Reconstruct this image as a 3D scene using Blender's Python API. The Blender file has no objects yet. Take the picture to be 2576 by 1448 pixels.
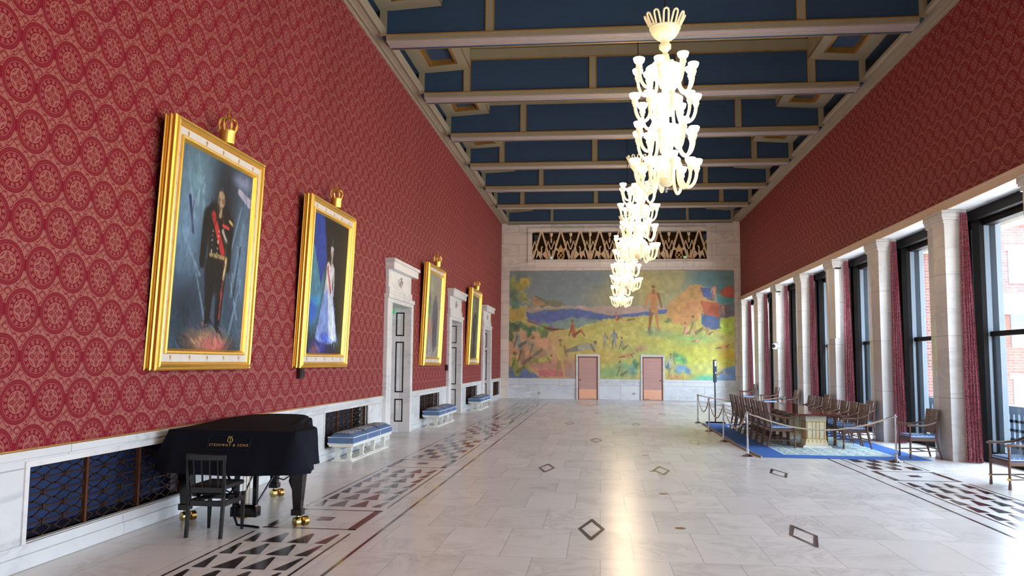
import bpy, math, random
import numpy as np
from mathutils import Vector, Matrix
PI = math.pi
random.seed(4)
S = bpy.context.scene
COL = S.collection
def lin(c):
    return c/12.92 if c <= .04045 else ((c+.055)/1.055)**2.4
def rgb(r, g, b):
    return (lin(r/255), lin(g/255), lin(b/255), 1)

# ------------------------------------------------------------ mesh builder
class MB:
    def __init__(s): s.v = []; s.f = []; s.sm = False
    def add(s, vs, fs):
        o = len(s.v); s.v += [tuple(p) for p in vs]; s.f += [tuple(i+o for i in f) for f in fs]; return s
    def box(s, x0, x1, y0, y1, z0, z1):
        return s.add([(x0,y0,z0),(x1,y0,z0),(x1,y1,z0),(x0,y1,z0),(x0,y0,z1),(x1,y0,z1),(x1,y1,z1),(x0,y1,z1)],
                     [(0,3,2,1),(4,5,6,7),(0,1,5,4),(1,2,6,5),(2,3,7,6),(3,0,4,7)])
    def taper(s, cx, cy, z0, z1, a0, b0, a1, b1, dx=0, dy=0):
        p = [(cx-a0,cy-b0,z0),(cx+a0,cy-b0,z0),(cx+a0,cy+b0,z0),(cx-a0,cy+b0,z0)]
        cx += dx; cy += dy
        p += [(cx-a1,cy-b1,z1),(cx+a1,cy-b1,z1),(cx+a1,cy+b1,z1),(cx-a1,cy+b1,z1)]
        return s.add(p, [(0,3,2,1),(4,5,6,7),(0,1,5,4),(1,2,6,5),(2,3,7,6),(3,0,4,7)])
    def bar(s, p, q, w, h, up=(0,0,1)):
        p = Vector(p); q = Vector(q); d = (q-p).normalized(); u = Vector(up)
        if abs(d.dot(u)) > .98: u = Vector((1,0,0))
        a = d.cross(u).normalized(); b = a.cross(d)
        c = [a*i*w/2+b*j*h/2 for i, j in ((-1,-1),(1,-1),(1,1),(-1,1))]
        return s.add([p+k for k in c]+[q+k for k in c], [(0,3,2,1),(4,5,6,7),(0,1,5,4),(1,2,6,5),(2,3,7,6),(3,0,4,7)])
    def tube(s, pts, r, n=8, closed=False, caps=True):
        pts = [Vector(p) for p in pts]; m = len(pts)
        if not hasattr(r, '__len__'): r = [r]*m
        t0 = None; rings = []
        a = None
        for i in range(m):
            if closed: t = (pts[(i+1) % m]-pts[i-1])
            else: t = pts[min(i+1, m-1)]-pts[max(i-1, 0)]
            t.normalize()
            if a is None:
                a = t.cross(Vector((0,0,1)) if abs(t.z) < .9 else Vector((1,0,0))).normalized()
            else:
                a = (a-t*a.dot(t)).normalized()
            b = t.cross(a)
            rings.append([pts[i]+(a*math.cos(2*PI*k/n)+b*math.sin(2*PI*k/n))*r[i] for k in range(n)])
        vs = [p for R_ in rings for p in R_]; fs = []
        for i in range(m if closed else m-1):
            j = (i+1) % m
            for k in range(n):
                l = (k+1) % n
                fs.append((i*n+k, i*n+l, j*n+l, j*n+k))
        if not closed and caps:
            fs.append(tuple(range(n-1, -1, -1))); fs.append(tuple((m-1)*n+k for k in range(n)))
        s.sm = True
        return s.add(vs, fs)
    def lathe(s, prof, c=(0,0,0), n=16, sy=1.0):
        vs = []; fs = []; m = len(prof)
        for r, z in prof:
            for k in range(n):
                vs.append((c[0]+r*math.cos(2*PI*k/n), c[1]+sy*r*math.sin(2*PI*k/n), c[2]+z))
        for i in range(m-1):
            for k in range(n):
                l = (k+1) % n
                fs.append((i*n+k, i*n+l, (i+1)*n+l, (i+1)*n+k))
        if prof[0][0] > 1e-4: fs.append(tuple(range(n-1, -1, -1)))
        if prof[-1][0] > 1e-4: fs.append(tuple((m-1)*n+k for k in range(n)))
        s.sm = True
        return s.add(vs, fs)
    def ext(s, pts, axis, a, b):
        """extrude a 2D outline between a and b along axis (0 x: pts are y,z; 1 y: pts x,z; 2 z: pts x,y)"""
        def P(p, t): return {0: (t, p[0], p[1]), 1: (p[0], t, p[1]), 2: (p[0], p[1], t)}[axis]
        n = len(pts)
        vs = [P(p, a) for p in pts]+[P(p, b) for p in pts]
        fs = [tuple(range(n-1, -1, -1)), tuple(range(n, 2*n))]+[(i, (i+1) % n, n+(i+1) % n, n+i) for i in range(n)]
        return s.add(vs, fs)
    def quad(s, *p): return s.add(p, [tuple(range(len(p)))])
    def build(s, name, mat, parent=None, loc=(0,0,0), bevel=0, smooth=None):
        me = bpy.data.meshes.new(name); me.from_pydata(s.v, [], s.f); me.validate()
        import bmesh
        bm = bmesh.new(); bm.from_mesh(me); bmesh.ops.recalc_face_normals(bm, faces=bm.faces); bm.to_mesh(me); bm.free()
        if mat: me.materials.append(mat)
        if s.sm if smooth is None else smooth:
            me.polygons.foreach_set('use_smooth', [True]*len(me.polygons))
            me.set_sharp_from_angle(angle=math.radians(42))
        o = bpy.data.objects.new(name, me); COL.objects.link(o); o.location = loc
        if parent: o.parent = parent
        if bevel:
            b = o.modifiers.new('bevel', 'BEVEL'); b.width = bevel; b.segments = 2; b.limit_method = 'ANGLE'
        return o
def tag(o, label=None, cat=None, group=None, kind=None):
    if label: o['label'] = label
    if cat: o['category'] = cat
    if group: o['group'] = group
    if kind: o['kind'] = kind
    return o
def empty(name, loc=(0,0,0), rz=0, label=None, cat=None, group=None, kind=None):
    o = bpy.data.objects.new(name, None); COL.objects.link(o); o.location = loc; o.rotation_euler = (0,0,rz)
    o.empty_display_size = .1
    return tag(o, label, cat, group, kind)
def copy_tree(o, parent=None):
    c = o.copy(); COL.objects.link(c)
    if parent: c.parent = parent
    for ch in list(o.children): copy_tree(ch, c)
    return c
def struct(o): o['kind'] = 'structure'; return o

# ------------------------------------------------------------ materials
class G:
    """tiny node-expression helper"""
    def __init__(s, name):
        s.m = bpy.data.materials.new(name); s.m.use_nodes = True; s.nt = s.m.node_tree; s.nt.nodes.clear()
        s.out = s.nt.nodes.new('ShaderNodeOutputMaterial')
    def n(s, t, **k):
        x = s.nt.nodes.new(t)
        for a, b in k.items(): setattr(x, a, b)
        return x
    def L(s, v, sock):
        if hasattr(v, 'is_output') or isinstance(v, bpy.types.NodeSocket): s.nt.links.new(v, sock)
        else: sock.default_value = v
    def M(s, op, a, b=0, c=0):
        x = s.n('ShaderNodeMath', operation=op); s.L(a, x.inputs[0]); s.L(b, x.inputs[1]); s.L(c, x.inputs[2]); return x.outputs[0]
    def mix(s, f, a, b):
        x = s.n('ShaderNodeMix', data_type='RGBA'); s.L(f, x.inputs[0]); s.L(a, x.inputs[6]); s.L(b, x.inputs[7]); return x.outputs[2]
    def ramp(s, f, stops):
        x = s.n('ShaderNodeValToRGB'); s.L(f, x.inputs[0]); e = x.color_ramp.elements
        while len(e) < len(stops): e.new(.5)
        for i, (p, c) in enumerate(stops):
            e[i].position = p; e[i].color = c if len(c) == 4 else tuple(c)+(1,)
        return x.outputs[0]
    def noise(s, vec, scale, detail=3, dist=0, rough=.5):
        x = s.n('ShaderNodeTexNoise'); s.L(vec, x.inputs['Vector']); x.inputs['Scale'].default_value = scale
        x.inputs['Detail'].default_value = detail; x.inputs['Distortion'].default_value = dist; x.inputs['Roughness'].default_value = rough
        return x.outputs[0]
    def pos(s):
        g = s.n('ShaderNodeNewGeometry'); x = s.n('ShaderNodeSeparateXYZ'); s.L(g.outputs['Position'], x.inputs[0])
        return g.outputs['Position'], x.outputs[0], x.outputs[1], x.outputs[2]
    def opos(s):
        g = s.n('ShaderNodeTexCoord'); x = s.n('ShaderNodeSeparateXYZ'); s.L(g.outputs['Object'], x.inputs[0])
        return g.outputs['Object'], x.outputs[0], x.outputs[1], x.outputs[2]
    def comb(s, x, y, z):
        c = s.n('ShaderNodeCombineXYZ'); s.L(x, c.inputs[0]); s.L(y, c.inputs[1]); s.L(z, c.inputs[2]); return c.outputs[0]
    def bsdf(s, col, rough=.5, metal=0, spec=.5, **k):
        p = s.n('ShaderNodeBsdfPrincipled'); s.L(col, p.inputs['Base Color']); s.L(rough, p.inputs['Roughness'])
        s.L(metal, p.inputs['Metallic']); s.L(spec, p.inputs['Specular IOR Level'])
        for a, b in k.items(): s.L(b, p.inputs[a])
        s.nt.links.new(p.outputs[0], s.out.inputs[0]); return p
    def bump(s, h, strength=.3, dist=.01):
        b = s.n('ShaderNodeBump'); b.inputs['Strength'].default_value = strength; b.inputs['Distance'].default_value = dist; s.L(h, b.inputs['Height']); return b.outputs[0]
def plain(name, col, rough=.5, metal=0, spec=.5, var=.08, scale=8, **k):
    g = G(name); v, x, y, z = g.opos()
    f = g.noise(v, scale, 4)
    dark = tuple(c*(1-var) for c in col[:3])+(1,); lite = tuple(min(1, c*(1+var)) for c in col[:3])+(1,)
    g.bsdf(g.mix(f, dark, lite), rough, metal, spec, **k)
    return g.m
def grainy(name, a, b, scale=(40,3,3), rough=.4, metal=0):
    g = G(name); v, x, y, z = g.opos()
    w = g.comb(g.M('MULTIPLY', x, scale[0]), g.M('MULTIPLY', y, scale[1]), g.M('MULTIPLY', z, scale[2]))
    g.bsdf(g.mix(g.noise(w, 1, 4, 1), a, b), rough, metal)
    return g.m
def marble(name, base, vein, rough=.35, scale=1.0, blocks=None, axis='x', amount=.55, spec=.5):
    g = G(name); v, x, y, z = g.pos()
    h = x if axis == 'x' else y
    col_ = base
    w = g.comb(g.M('MULTIPLY', x, .6*scale), g.M('MULTIPLY', y, .6*scale), g.M('MULTIPLY', z, 1.6*scale))
    sep = None
    if blocks:
        bt = g.n('ShaderNodeTexBrick'); bt.offset = .5
        g.L(g.comb(h, z, 0) if axis != 'f' else g.comb(x, y, 0), bt.inputs['Vector'])
        bt.inputs['Scale'].default_value = 1; bt.inputs['Brick Width'].default_value = blocks[0]; bt.inputs['Row Height'].default_value = blocks[1]
        bt.inputs['Mortar Size'].default_value = blocks[2]; bt.inputs['Mortar Smooth'].default_value = 0
        bt.inputs['Color1'].default_value = (0,0,0,1); bt.inputs['Color2'].default_value = (1,1,1,1); bt.inputs['Mortar'].default_value = (.5,.5,.5,1)
        rnd = bt.outputs[0]
        sx = g.n('ShaderNodeVectorMath', operation='SCALE'); g.L(rnd, sx.inputs[0]); sx.inputs['Scale'].default_value = 9.0
        ad = g.n('ShaderNodeVectorMath', operation='ADD'); g.L(w, ad.inputs[0]); g.L(sx.outputs[0], ad.inputs[1]); w = ad.outputs[0]
        base = g.mix(rnd, base, tuple(c*.87 for c in base[:3])+(1,))
    n1 = g.noise(w, 1.3, 6, 1.6, .6)
    vn = g.M('ABSOLUTE', g.M('SUBTRACT', n1, .5))
    vm = g.ramp(vn, [(0, (amount,)*3), (.035, (amount*.45,)*3), (.12, (0,0,0))])
    n2 = g.noise(w, 5, 4, .8)
    pm = g.M('MULTIPLY', vm, g.ramp(g.noise(w, .9, 2), [(.42, (0,0,0)), (.62, (1,1,1))]))
    c = g.mix(pm, base, vein)
    c = g.mix(g.M('MULTIPLY', n2, .18 if axis != 'f' else .1), c, vein)
    if blocks:
        c = g.mix(g.M('MULTIPLY', bt.outputs['Fac'], .55 if axis != 'f' else .4), c, rgb(105,98,92))
    g.bsdf(c, rough, 0, spec)
    return g.m
def wallpaper(name, cream, red, rough=.6, pu=.45, pv=.41, R=.212, y0=7.06, z0=1.91, swap=False):
    g = G(name); v, x, y, z = g.pos(); M = g.M
    rv = M('DIVIDE', M('SUBTRACT', z, z0), pv); ri = M('FLOOR', M('ADD', rv, .5)); fv = M('SUBTRACT', rv, ri)
    par = M('MULTIPLY', M('FLOORED_MODULO', ri, 2), .5)
    uu = M('ADD', M('DIVIDE', M('SUBTRACT', y, y0), pu), par); fu = M('SUBTRACT', uu, M('FLOOR', M('ADD', uu, .5)))
    X = M('MULTIPLY', fu, pu/.224); Y = M('MULTIPLY', fv, pv/.207)
    r = M('SQRT', M('ADD', M('MULTIPLY', X, X), M('MULTIPLY', Y, Y))); an = M('ARCTAN2', Y, X)
    def band(v_, a, b): return M('MULTIPLY', M('GREATER_THAN', v_, a), M('LESS_THAN', v_, b))
    def inv(a): return M('SUBTRACT', 1, a)
    ring = band(r, .5, .97)
    line = band(r, .745, .775)
    a14 = M('FRACT', M('MULTIPLY', an, 14/(2*PI)))
    da = M('MULTIPLY', M('SUBTRACT', a14, .5), 2*PI*.63/14)
    d2 = M('SQRT', M('ADD', M('MULTIPLY', da, da), M('POWER', M('SUBTRACT', r, .63), 2)))
    leaf = M('MULTIPLY', M('LESS_THAN', d2, .085), inv(band(d2, .03, .048)))
    dots = M('MULTIPLY', band(r, .81, .93), M('GREATER_THAN', M('MULTIPLY', M('SINE', M('MULTIPLY', an, 44)), M('SINE', M('MULTIPLY', M('SUBTRACT', r, .81), 2*PI/.08))), .55))
    cut = M('MAXIMUM', M('MAXIMUM', line, leaf), M('MULTIPLY', dots, .8))
    dark = M('MULTIPLY', ring, inv(cut))
    # inner medallion: four petals, two rings and scrolls
    def ell(cx, cy, ax, ay):
        return M('ADD', M('POWER', M('DIVIDE', M('SUBTRACT', M('ABSOLUTE', X), cx), ax), 2), M('POWER', M('DIVIDE', M('SUBTRACT', M('ABSOLUTE', Y), cy), ay), 2))
    e1 = ell(.19, 0, .13, .075); e2 = ell(0, .25, .055, .16)
    pet = M('MAXIMUM', M('MAXIMUM', band(e1, .75, 1.4), M('LESS_THAN', e1, .3)), M('MAXIMUM', band(e2, .8, 1.6), M('LESS_THAN', e2, .4)))
    scr = M('MULTIPLY', band(r, .2, .44), M('LESS_THAN', M('ABSOLUTE', M('SINE', M('ADD', M('MULTIPLY', M('ABSOLUTE', M('SINE', M('MULTIPLY', an, 2))), 3.4), M('MULTIPLY', r, 15)))), .38))
    inn = M('MULTIPLY', M('LESS_THAN', r, .46), M('MAXIMUM', pet, scr))
    dark = M('MAXIMUM', dark, inn)
    # tracery between the roundels
    t1 = M('ABSOLUTE', M('SUBTRACT', M('ADD', M('COSINE', M('MULTIPLY', y, 2*PI/.1125)), M('SINE', M('MULTIPLY', z, 2*PI/.1025))), .35))
    t2 = M('ABSOLUTE', M('SINE', M('ADD', M('MULTIPLY', M('COSINE', M('MULTIPLY', y, 2*PI/.225)), 1.4), M('MULTIPLY', z, 2*PI/.205))))
    tr = M('MULTIPLY', M('GREATER_THAN', r, 1.0), M('MAXIMUM', M('LESS_THAN', t1, .36), M('LESS_THAN', t2, .2)))
    tie = M('MULTIPLY', M('GREATER_THAN', M('ABSOLUTE', fu), .465), M('LESS_THAN', M('ABSOLUTE', fv), .13))
    dark = M('MAXIMUM', dark, M('MAXIMUM', M('MULTIPLY', tr, .85), tie))
    n_ = g.noise(v, 1.2, 3)
    c = g.mix(dark, cream, red)
    c = g.mix(M('MULTIPLY', n_, .18), c, red)
    # satin ground is a little shinier than the figured weave
    rg = M('ADD', M('MULTIPLY', dark, .18), rough-.12)
    g.bsdf(c, rg, 0, .16)
    return g.m
def fabric_curtain(name, cream, red):
    g = G(name); v, x, y, z = g.pos()
    w = g.comb(g.M('MULTIPLY', g.M('ADD', x, y), 17), g.M('MULTIPLY', x, 4), g.M('MULTIPLY', z, 15))
    vo = g.n('ShaderNodeTexVoronoi', feature='DISTANCE_TO_EDGE'); g.L(w, vo.inputs['Vector']); vo.inputs['Scale'].default_value = .9
    n_ = g.noise(w, 2.4, 3, 1.2)
    a = g.M('LESS_THAN', vo.outputs['Distance'], .09)
    b = g.M('LESS_THAN', g.M('ABSOLUTE', g.M('SUBTRACT', n_, .5)), .045)
    c = g.mix(g.M('MAXIMUM', g.M('MULTIPLY', a, .8), g.M('MULTIPLY', b, .7)), red, cream)
    g.bsdf(c, .55, 0, .4, **{'Sheen Weight': .2})
    return g.m
def emis(name, col, st, base=(1,1,1,1), rough=.3):
    g = G(name); v, x, y, z = g.opos()
    c = g.mix(g.noise(v, 6, 2), tuple(k*.95 for k in col[:3])+(1,), col)
    g.bsdf(base, rough, **{'Emission Color': c, 'Emission Strength': st})
    g.m.cycles.emission_sampling = 'NONE'
    return g.m
def glassy(name, tint=(.93,.97,1,1), refl=1.0):
    g = G(name); v, x, y, z = g.pos()
    tr = g.n('ShaderNodeBsdfTransparent'); tr.inputs[0].default_value = tint
    gl = g.n('ShaderNodeBsdfGlossy'); gl.inputs['Roughness'].default_value = .0; gl.inputs[0].default_value = (refl,refl,refl,1)
    fr = g.n('ShaderNodeLayerWeight'); fr.inputs[0].default_value = .5
    sch = g.M('ADD', g.M('MULTIPLY', g.M('POWER', fr.outputs['Facing'], 4.0), .55), .045)
    # gentle unevenness of old plate glass
    f = g.M('ADD', sch, g.M('MULTIPLY', g.noise(v, .7, 1), .02))
    mx = g.n('ShaderNodeMixShader'); g.L(f, mx.inputs[0]); g.L(tr.outputs[0], mx.inputs[1]); g.L(gl.outputs[0], mx.inputs[2])
    g.nt.links.new(mx.outputs[0], g.out.inputs[0]); return g.m
def brickmat(name, c1, c2, mortar, axis='x', w=.25, h=.083, m=.008):
    g = G(name); v, x, y, z = g.pos(); bt = g.n('ShaderNodeTexBrick')
    hh = {'x': x, 'y': y, 's': g.M('ADD', x, y)}[axis]
    g.L(g.comb(hh, z, 0), bt.inputs['Vector']); bt.inputs['Scale'].default_value = 1
    bt.inputs['Brick Width'].default_value = w; bt.inputs['Row Height'].default_value = h; bt.inputs['Mortar Size'].default_value = m
    bt.inputs['Color1'].default_value = c1; bt.inputs['Color2'].default_value = c2; bt.inputs['Mortar'].default_value = mortar
    g.bsdf(bt.outputs[0], .85, 0, .2, Normal=g.bump(bt.outputs['Fac'], -.4, .01)); return g.m

CREAM = rgb(152,92,82); RED = rgb(116,5,30)
M_ = {}
M_['wallL'] = wallpaper('damask_red', CREAM, RED)
M_['wallR'] = M_['wallL']
M_['curtain'] = fabric_curtain('curtain_damask', rgb(196,118,132), rgb(90,5,36))
M_['marbW'] = marble('marble_wainscot', rgb(222,222,222), rgb(150,150,155), .3, 1.1, (1.9,.9,.006), 'y')
M_['marbF'] = marble('marble_end_wall_lamplit', rgb(248,234,222), rgb(180,172,170), .35, .8, (1.7,.62,.008), 'x')  # base warmed and lightened in place of chandelier light on this wall
M_['marbE'] = marble('marble_end_dado', rgb(232,236,240), rgb(165,168,176), .3, .9, (2.1,.72,.007), 'x')
M_['marbP'] = marble('marble_plain', rgb(226,224,222), rgb(158,156,160), .3, 1.3)
M_['marbR'] = marble('marble_daylit', rgb(240,242,244), rgb(165,168,172), .25, 1.6)  # brighter copy of the marble, window light put into its colour
M_['marbC'] = marble('marble_column', rgb(218,214,208), rgb(160,156,158), .22, 1.2, (3.0,1.25,.006), 'y', .4)
M_['marbB'] = marble('marble_white_bench', rgb(232,230,222), rgb(185,180,168), .35, 5, None, 'x', .7)
M_['floor'] = marble('marble_floor', rgb(228,223,219), rgb(160,152,150), .25, 1.8, (.66,1.36,.0045), 'f', .4, .3)
M_['dark_inlay'] = plain('dark_marble_inlay', rgb(52,42,42), .14, var=.3, scale=3)
M_['bronze_disc'] = plain('bronze_disc', rgb(135,100,70), .35, .6)
M_['gold'] = plain('gilt_gold', rgb(228,184,86), .3, .72, var=.12)
M_['gold_dull'] = plain('gilt_dull', rgb(205,155,80), .38, .8, var=.2)
M_['cream_frame'] = plain('pale_frame_band', rgb(205,198,190), .4)
M_['ceil_blue'] = grainy('ceiling_blue_paint', rgb(33,58,86), rgb(46,74,104), (2,2,40), .6)
M_['ceil_dark'] = plain('ceiling_recess_dark', rgb(40,58,82), .8)
M_['black'] = plain('vent_black', rgb(12,14,18), .7)
M_['ceil_cream'] = plain('ceiling_stone_cream', rgb(150,138,112), .55, var=.1, scale=2)
M_['ceil_pink'] = plain('ceiling_stone_ribbed', rgb(170,156,150), .5, var=.06)
M_['cornice'] = plain('cornice_stone', rgb(150,138,118), .5, var=.08, scale=2)
M_['lintel'] = marble('marble_lintel_lamplit', rgb(214,186,160), rgb(190,160,140), .3, 1, None, 'y', .25)  # beige base carries the warm lamplight on the lintel face
M_['blackwood'] = plain('black_lacquer', rgb(9,10,13), .16, spec=.5)
M_['cover'] = plain('black_piano_cover_cloth', rgb(21,23,32), .9, spec=.1, var=.2, scale=60)
M_['cover_top'] = plain('black_cover_cloth_top', rgb(21,23,32), .9, spec=.1, var=.2, scale=60)
M_['brass'] = plain('polished_brass', rgb(205,180,110), .24, 1, var=.1)
M_['brown_brass'] = plain('worn_brass_wheel', rgb(160,125,75), .35, 1, var=.2)
M_['gold_text'] = plain('gold_print', rgb(196,170,105), .5, .2)
M_['blue_cush'] = plain('blue_upholstery', rgb(82,104,140), .8, var=.12, scale=40)
M_['blue_tap'] = None
M_['piping'] = plain('pale_piping', rgb(215,220,225), .7)
M_['bluegrille'] = plain('blue_backing', rgb(36,58,104), .8, var=.25, scale=2)
M_['darkgrille'] = plain('dark_backing', rgb(38,40,58), .8, var=.3, scale=2)
M_['iron'] = plain('brown_wrought_iron', rgb(62,42,34), .45, .6, var=.3)
M_['rust'] = plain('coppery_iron', rgb(120,72,45), .4, .7, var=.3)
M_['bronze_dark'] = plain('dark_bronze_window_frame', rgb(11,10,12), .6, .0, spec=.15)
M_['wood'] = grainy('dark_walnut', rgb(112,80,66), rgb(76,52,44), (3,3,20), .35)
M_['leather'] = None
M_['table_top'] = grainy('polished_mahogany', rgb(100,46,28), rgb(72,30,20), (4,1,4), .05)
M_['ivory'] = plain('ivory_lacquer', rgb(222,212,182), .4, var=.08)
M_['chrome'] = plain('chrome', rgb(215,216,220), .12, 1, var=.05)
M_['rope'] = grainy('beige_rope', rgb(200,186,165), rgb(150,136,115), (60,60,60), .8)
M_['door_leaf'] = grainy('copper_pink_door', rgb(208,168,160), rgb(188,146,140), (1,1,8), .35, .1)
M_['door_frame'] = plain('door_frame_dark_pink', rgb(130,84,72), .4, .3)
M_['copper'] = plain('copper_kick_plate', rgb(250,190,158), .3, .2, var=.08)
M_['loft_dark'] = plain('loft_interior', rgb(88,62,36), .8, var=.3, scale=1)
M_['lattice'] = plain('pale_carved_wood', rgb(228,196,158), .45, var=.08)
M_['lattice_edge'] = plain('carved_wood_bird', rgb(222,178,120), .4, .1)
M_['white_metal'] = plain('white_painted_metal', rgb(225,222,220), .35)
M_['plastic_w'] = plain('white_plastic', rgb(225,225,220), .4)
M_['shade'] = emis('lit_glass_cup', (1,.86,.62,1), 9)
M_['glass_arm'] = emis('milky_glass_arm_glow', (1,.80,.50,1), .7, rgb(205,190,150), .12)  # arms hold no lamp; their own glow stands in for lamplight in glass
M_['glass_body'] = emis('milky_glass_body_glow', (1,.84,.56,1), 4, rgb(240,225,190), .12)  # added emission imitates the bloom of the lamps on this glass
M_['glass_crown'] = emis('milky_glass_crown_glow', (1,.82,.50,1), .38, rgb(200,188,150), .12)  # unlit glass given a faint glow like passing lamplight
M_['lining'] = plain('blue_grey_lining', rgb(110,125,138), .5)
M_['glass'] = glassy('window_glass')
M_['brick'] = brickmat('red_brick_pier', rgb(112,70,62), rgb(84,56,54), rgb(112,100,96), 's')
M_['brickfar'] = brickmat('red_brick_house', rgb(104,68,62), rgb(92,60,56), rgb(116,84,78), 'x', .6, .2, .02)
M_['concrete'] = plain('pale_concrete', rgb(190,186,172), .8, var=.1, scale=1)
M_['slate'] = plain('slate_blue_iron', rgb(70,92,115), .5)
M_['paving'] = plain('loggia_paving', rgb(170,168,165), .8)
M_['green'] = emis('exit_green', rgb(20,190,90), .5, rgb(20,120,60))
M_['sheer'] = plain('pale_lining', rgb(235,228,205), .8)

def leather_mat():
    g = G('tooled_leather'); v, x, y, z = g.opos()
    vo = g.n('ShaderNodeTexVoronoi'); g.L(v, vo.inputs['Vector']); vo.inputs['Scale'].default_value = 28
    n_ = g.noise(v, 22, 4, 1.5)
    c = g.mix(g.ramp(n_, [(.4,(0,0,0)),(.62,(1,1,1))]), rgb(84,68,66), rgb(150,130,122))
    g.bsdf(c, .5, 0, .4, Normal=g.bump(vo.outputs[0], .5, .01)); return g.m
M_['leather'] = leather_mat()
def seat_mat():
    g = G('striped_blue_seat'); v, x, y, z = g.opos()
    s1 = g.M('LESS_THAN', g.M('ABSOLUTE', g.M('SUBTRACT', z, .452)), .006)
    zig = g.M('LESS_THAN', g.M('ABSOLUTE', g.M('SUBTRACT', g.M('FRACT', g.M('ADD', g.M('MULTIPLY', x, 12), g.M('MULTIPLY', g.M('PINGPONG', y, .04), 6))), .5)), .12)
    top = g.M('MULTIPLY', zig, g.M('GREATER_THAN', z, .47))
    g.bsdf(g.mix(g.M('MAXIMUM', s1, g.M('MULTIPLY', top, .55)), rgb(84,116,164), rgb(214,224,236)), .8, 0, .2); return g.m
M_['seat'] = seat_mat()
def tapestry():
    g = G('grey_blue_tapestry'); v, x, y, z = g.opos()
    n_ = g.noise(v, 16, 4, 2)
    g.bsdf(g.mix(g.ramp(n_, [(.44,(0,0,0)),(.56,(1,1,1))]), rgb(84,100,132), rgb(186,186,182)), .85, 0, .2); return g.m
M_['blue_tap'] = tapestry()
def rug_mat():
    g = G('blue_patterned_rug'); v, x, y, z = g.pos(); M = g.M
    x0, x1, y0, y1 = 3.84, 6.1, 17.95, 25.9
    inx = M('MULTIPLY', M('GREATER_THAN', x, x0), M('LESS_THAN', x, x1)); iny = M('MULTIPLY', M('GREATER_THAN', y, y0), M('LESS_THAN', y, y1))
    ins = M('MULTIPLY', inx, iny)
    ed = M('MINIMUM', M('MINIMUM', M('SUBTRACT', x, x0), M('SUBTRACT', x1, x)), M('MINIMUM', M('SUBTRACT', y, y0), M('SUBTRACT', y1, y)))
    line = M('MULTIPLY', ins, M('LESS_THAN', ed, .03))
    gx = M('LESS_THAN', M('FRACT', M('MULTIPLY', M('SUBTRACT', x, x0), 1/.2825)), .12)
    gy = M('LESS_THAN', M('FRACT', M('MULTIPLY', M('SUBTRACT', y, y0), 1/.2)), .18)
    chk = M('GREATER_THAN', g.noise(g.comb(M('MULTIPLY', x, 14), M('MULTIPLY', y, 14), 0), 1, 3, .5), .5)
    pat = M('MAXIMUM', M('MAXIMUM', gx, gy), M('MULTIPLY', chk, .7))
    field = g.mix(pat, rgb(92,134,176), rgb(206,210,178))
    n_ = g.noise(v, 3, 3)
    bord = g.mix(n_, rgb(48,86,150), rgb(66,106,172))
    c = g.mix(ins, bord, field); c = g.mix(line, c, rgb(190,215,235))
    g.bsdf(c, .9, 0, .15); return g.m
M_['rug'] = rug_mat()
def vcol_mat(name, rough=.5, spec=.3):
    g = G(name); a = g.n('ShaderNodeVertexColor', layer_name='paint')
    v, x, y, z = g.opos()
    c = g.mix(g.M('MULTIPLY', g.noise(v, 9, 4, .5), .04), a.outputs[0], rgb(120,110,90))
    g.bsdf(c, rough, 0, spec); return g.m
M_['mural'] = vcol_mat('mural_paint', .6, .2)
M_['canvas'] = vcol_mat('oil_canvas', .5, .12)

# ------------------------------------------------------------ dimensions (metres, camera at x=0,y=0,z=1.9)
XL, XR, YF, YB = -5.17, 7.12, 42.53, -3.0
ZC, ZW, ZL = 9.15, 1.075, 5.25
BAY = 4.0; Y0C = 17.37          # camera-side corner of the column called A
XGL = 7.84                      # glass plane

# camera
f_, yaw, pitch, roll = 2057.38, -0.10779508555419084, 0.0897426597598864, 0.00902118727102166
cy_, sy_ = math.cos(yaw), math.sin(yaw); cp_, sp_ = math.cos(pitch), math.sin(pitch)
fwd = Vector((sy_*cp_, cy_*cp_, sp_)); right = Vector((cy_, -sy_, 0)); up = right.cross(fwd)
r2 = right*math.cos(roll)+up*math.sin(roll); u2 = up*math.cos(roll)-right*math.sin(roll)
cam = bpy.data.objects.new('camera', bpy.data.cameras.new('camera')); COL.objects.link(cam)
mw = Matrix.Identity(4)
for i in range(3): mw[i][0] = r2[i]; mw[i][1] = u2[i]; mw[i][2] = -fwd[i]
mw[2][3] = 1.9
cam.matrix_world = mw
cam.data.sensor_width = 36; cam.data.lens = f_*36/2576; cam.data.clip_start = .05; cam.data.clip_end = 400
S.camera = cam

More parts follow.
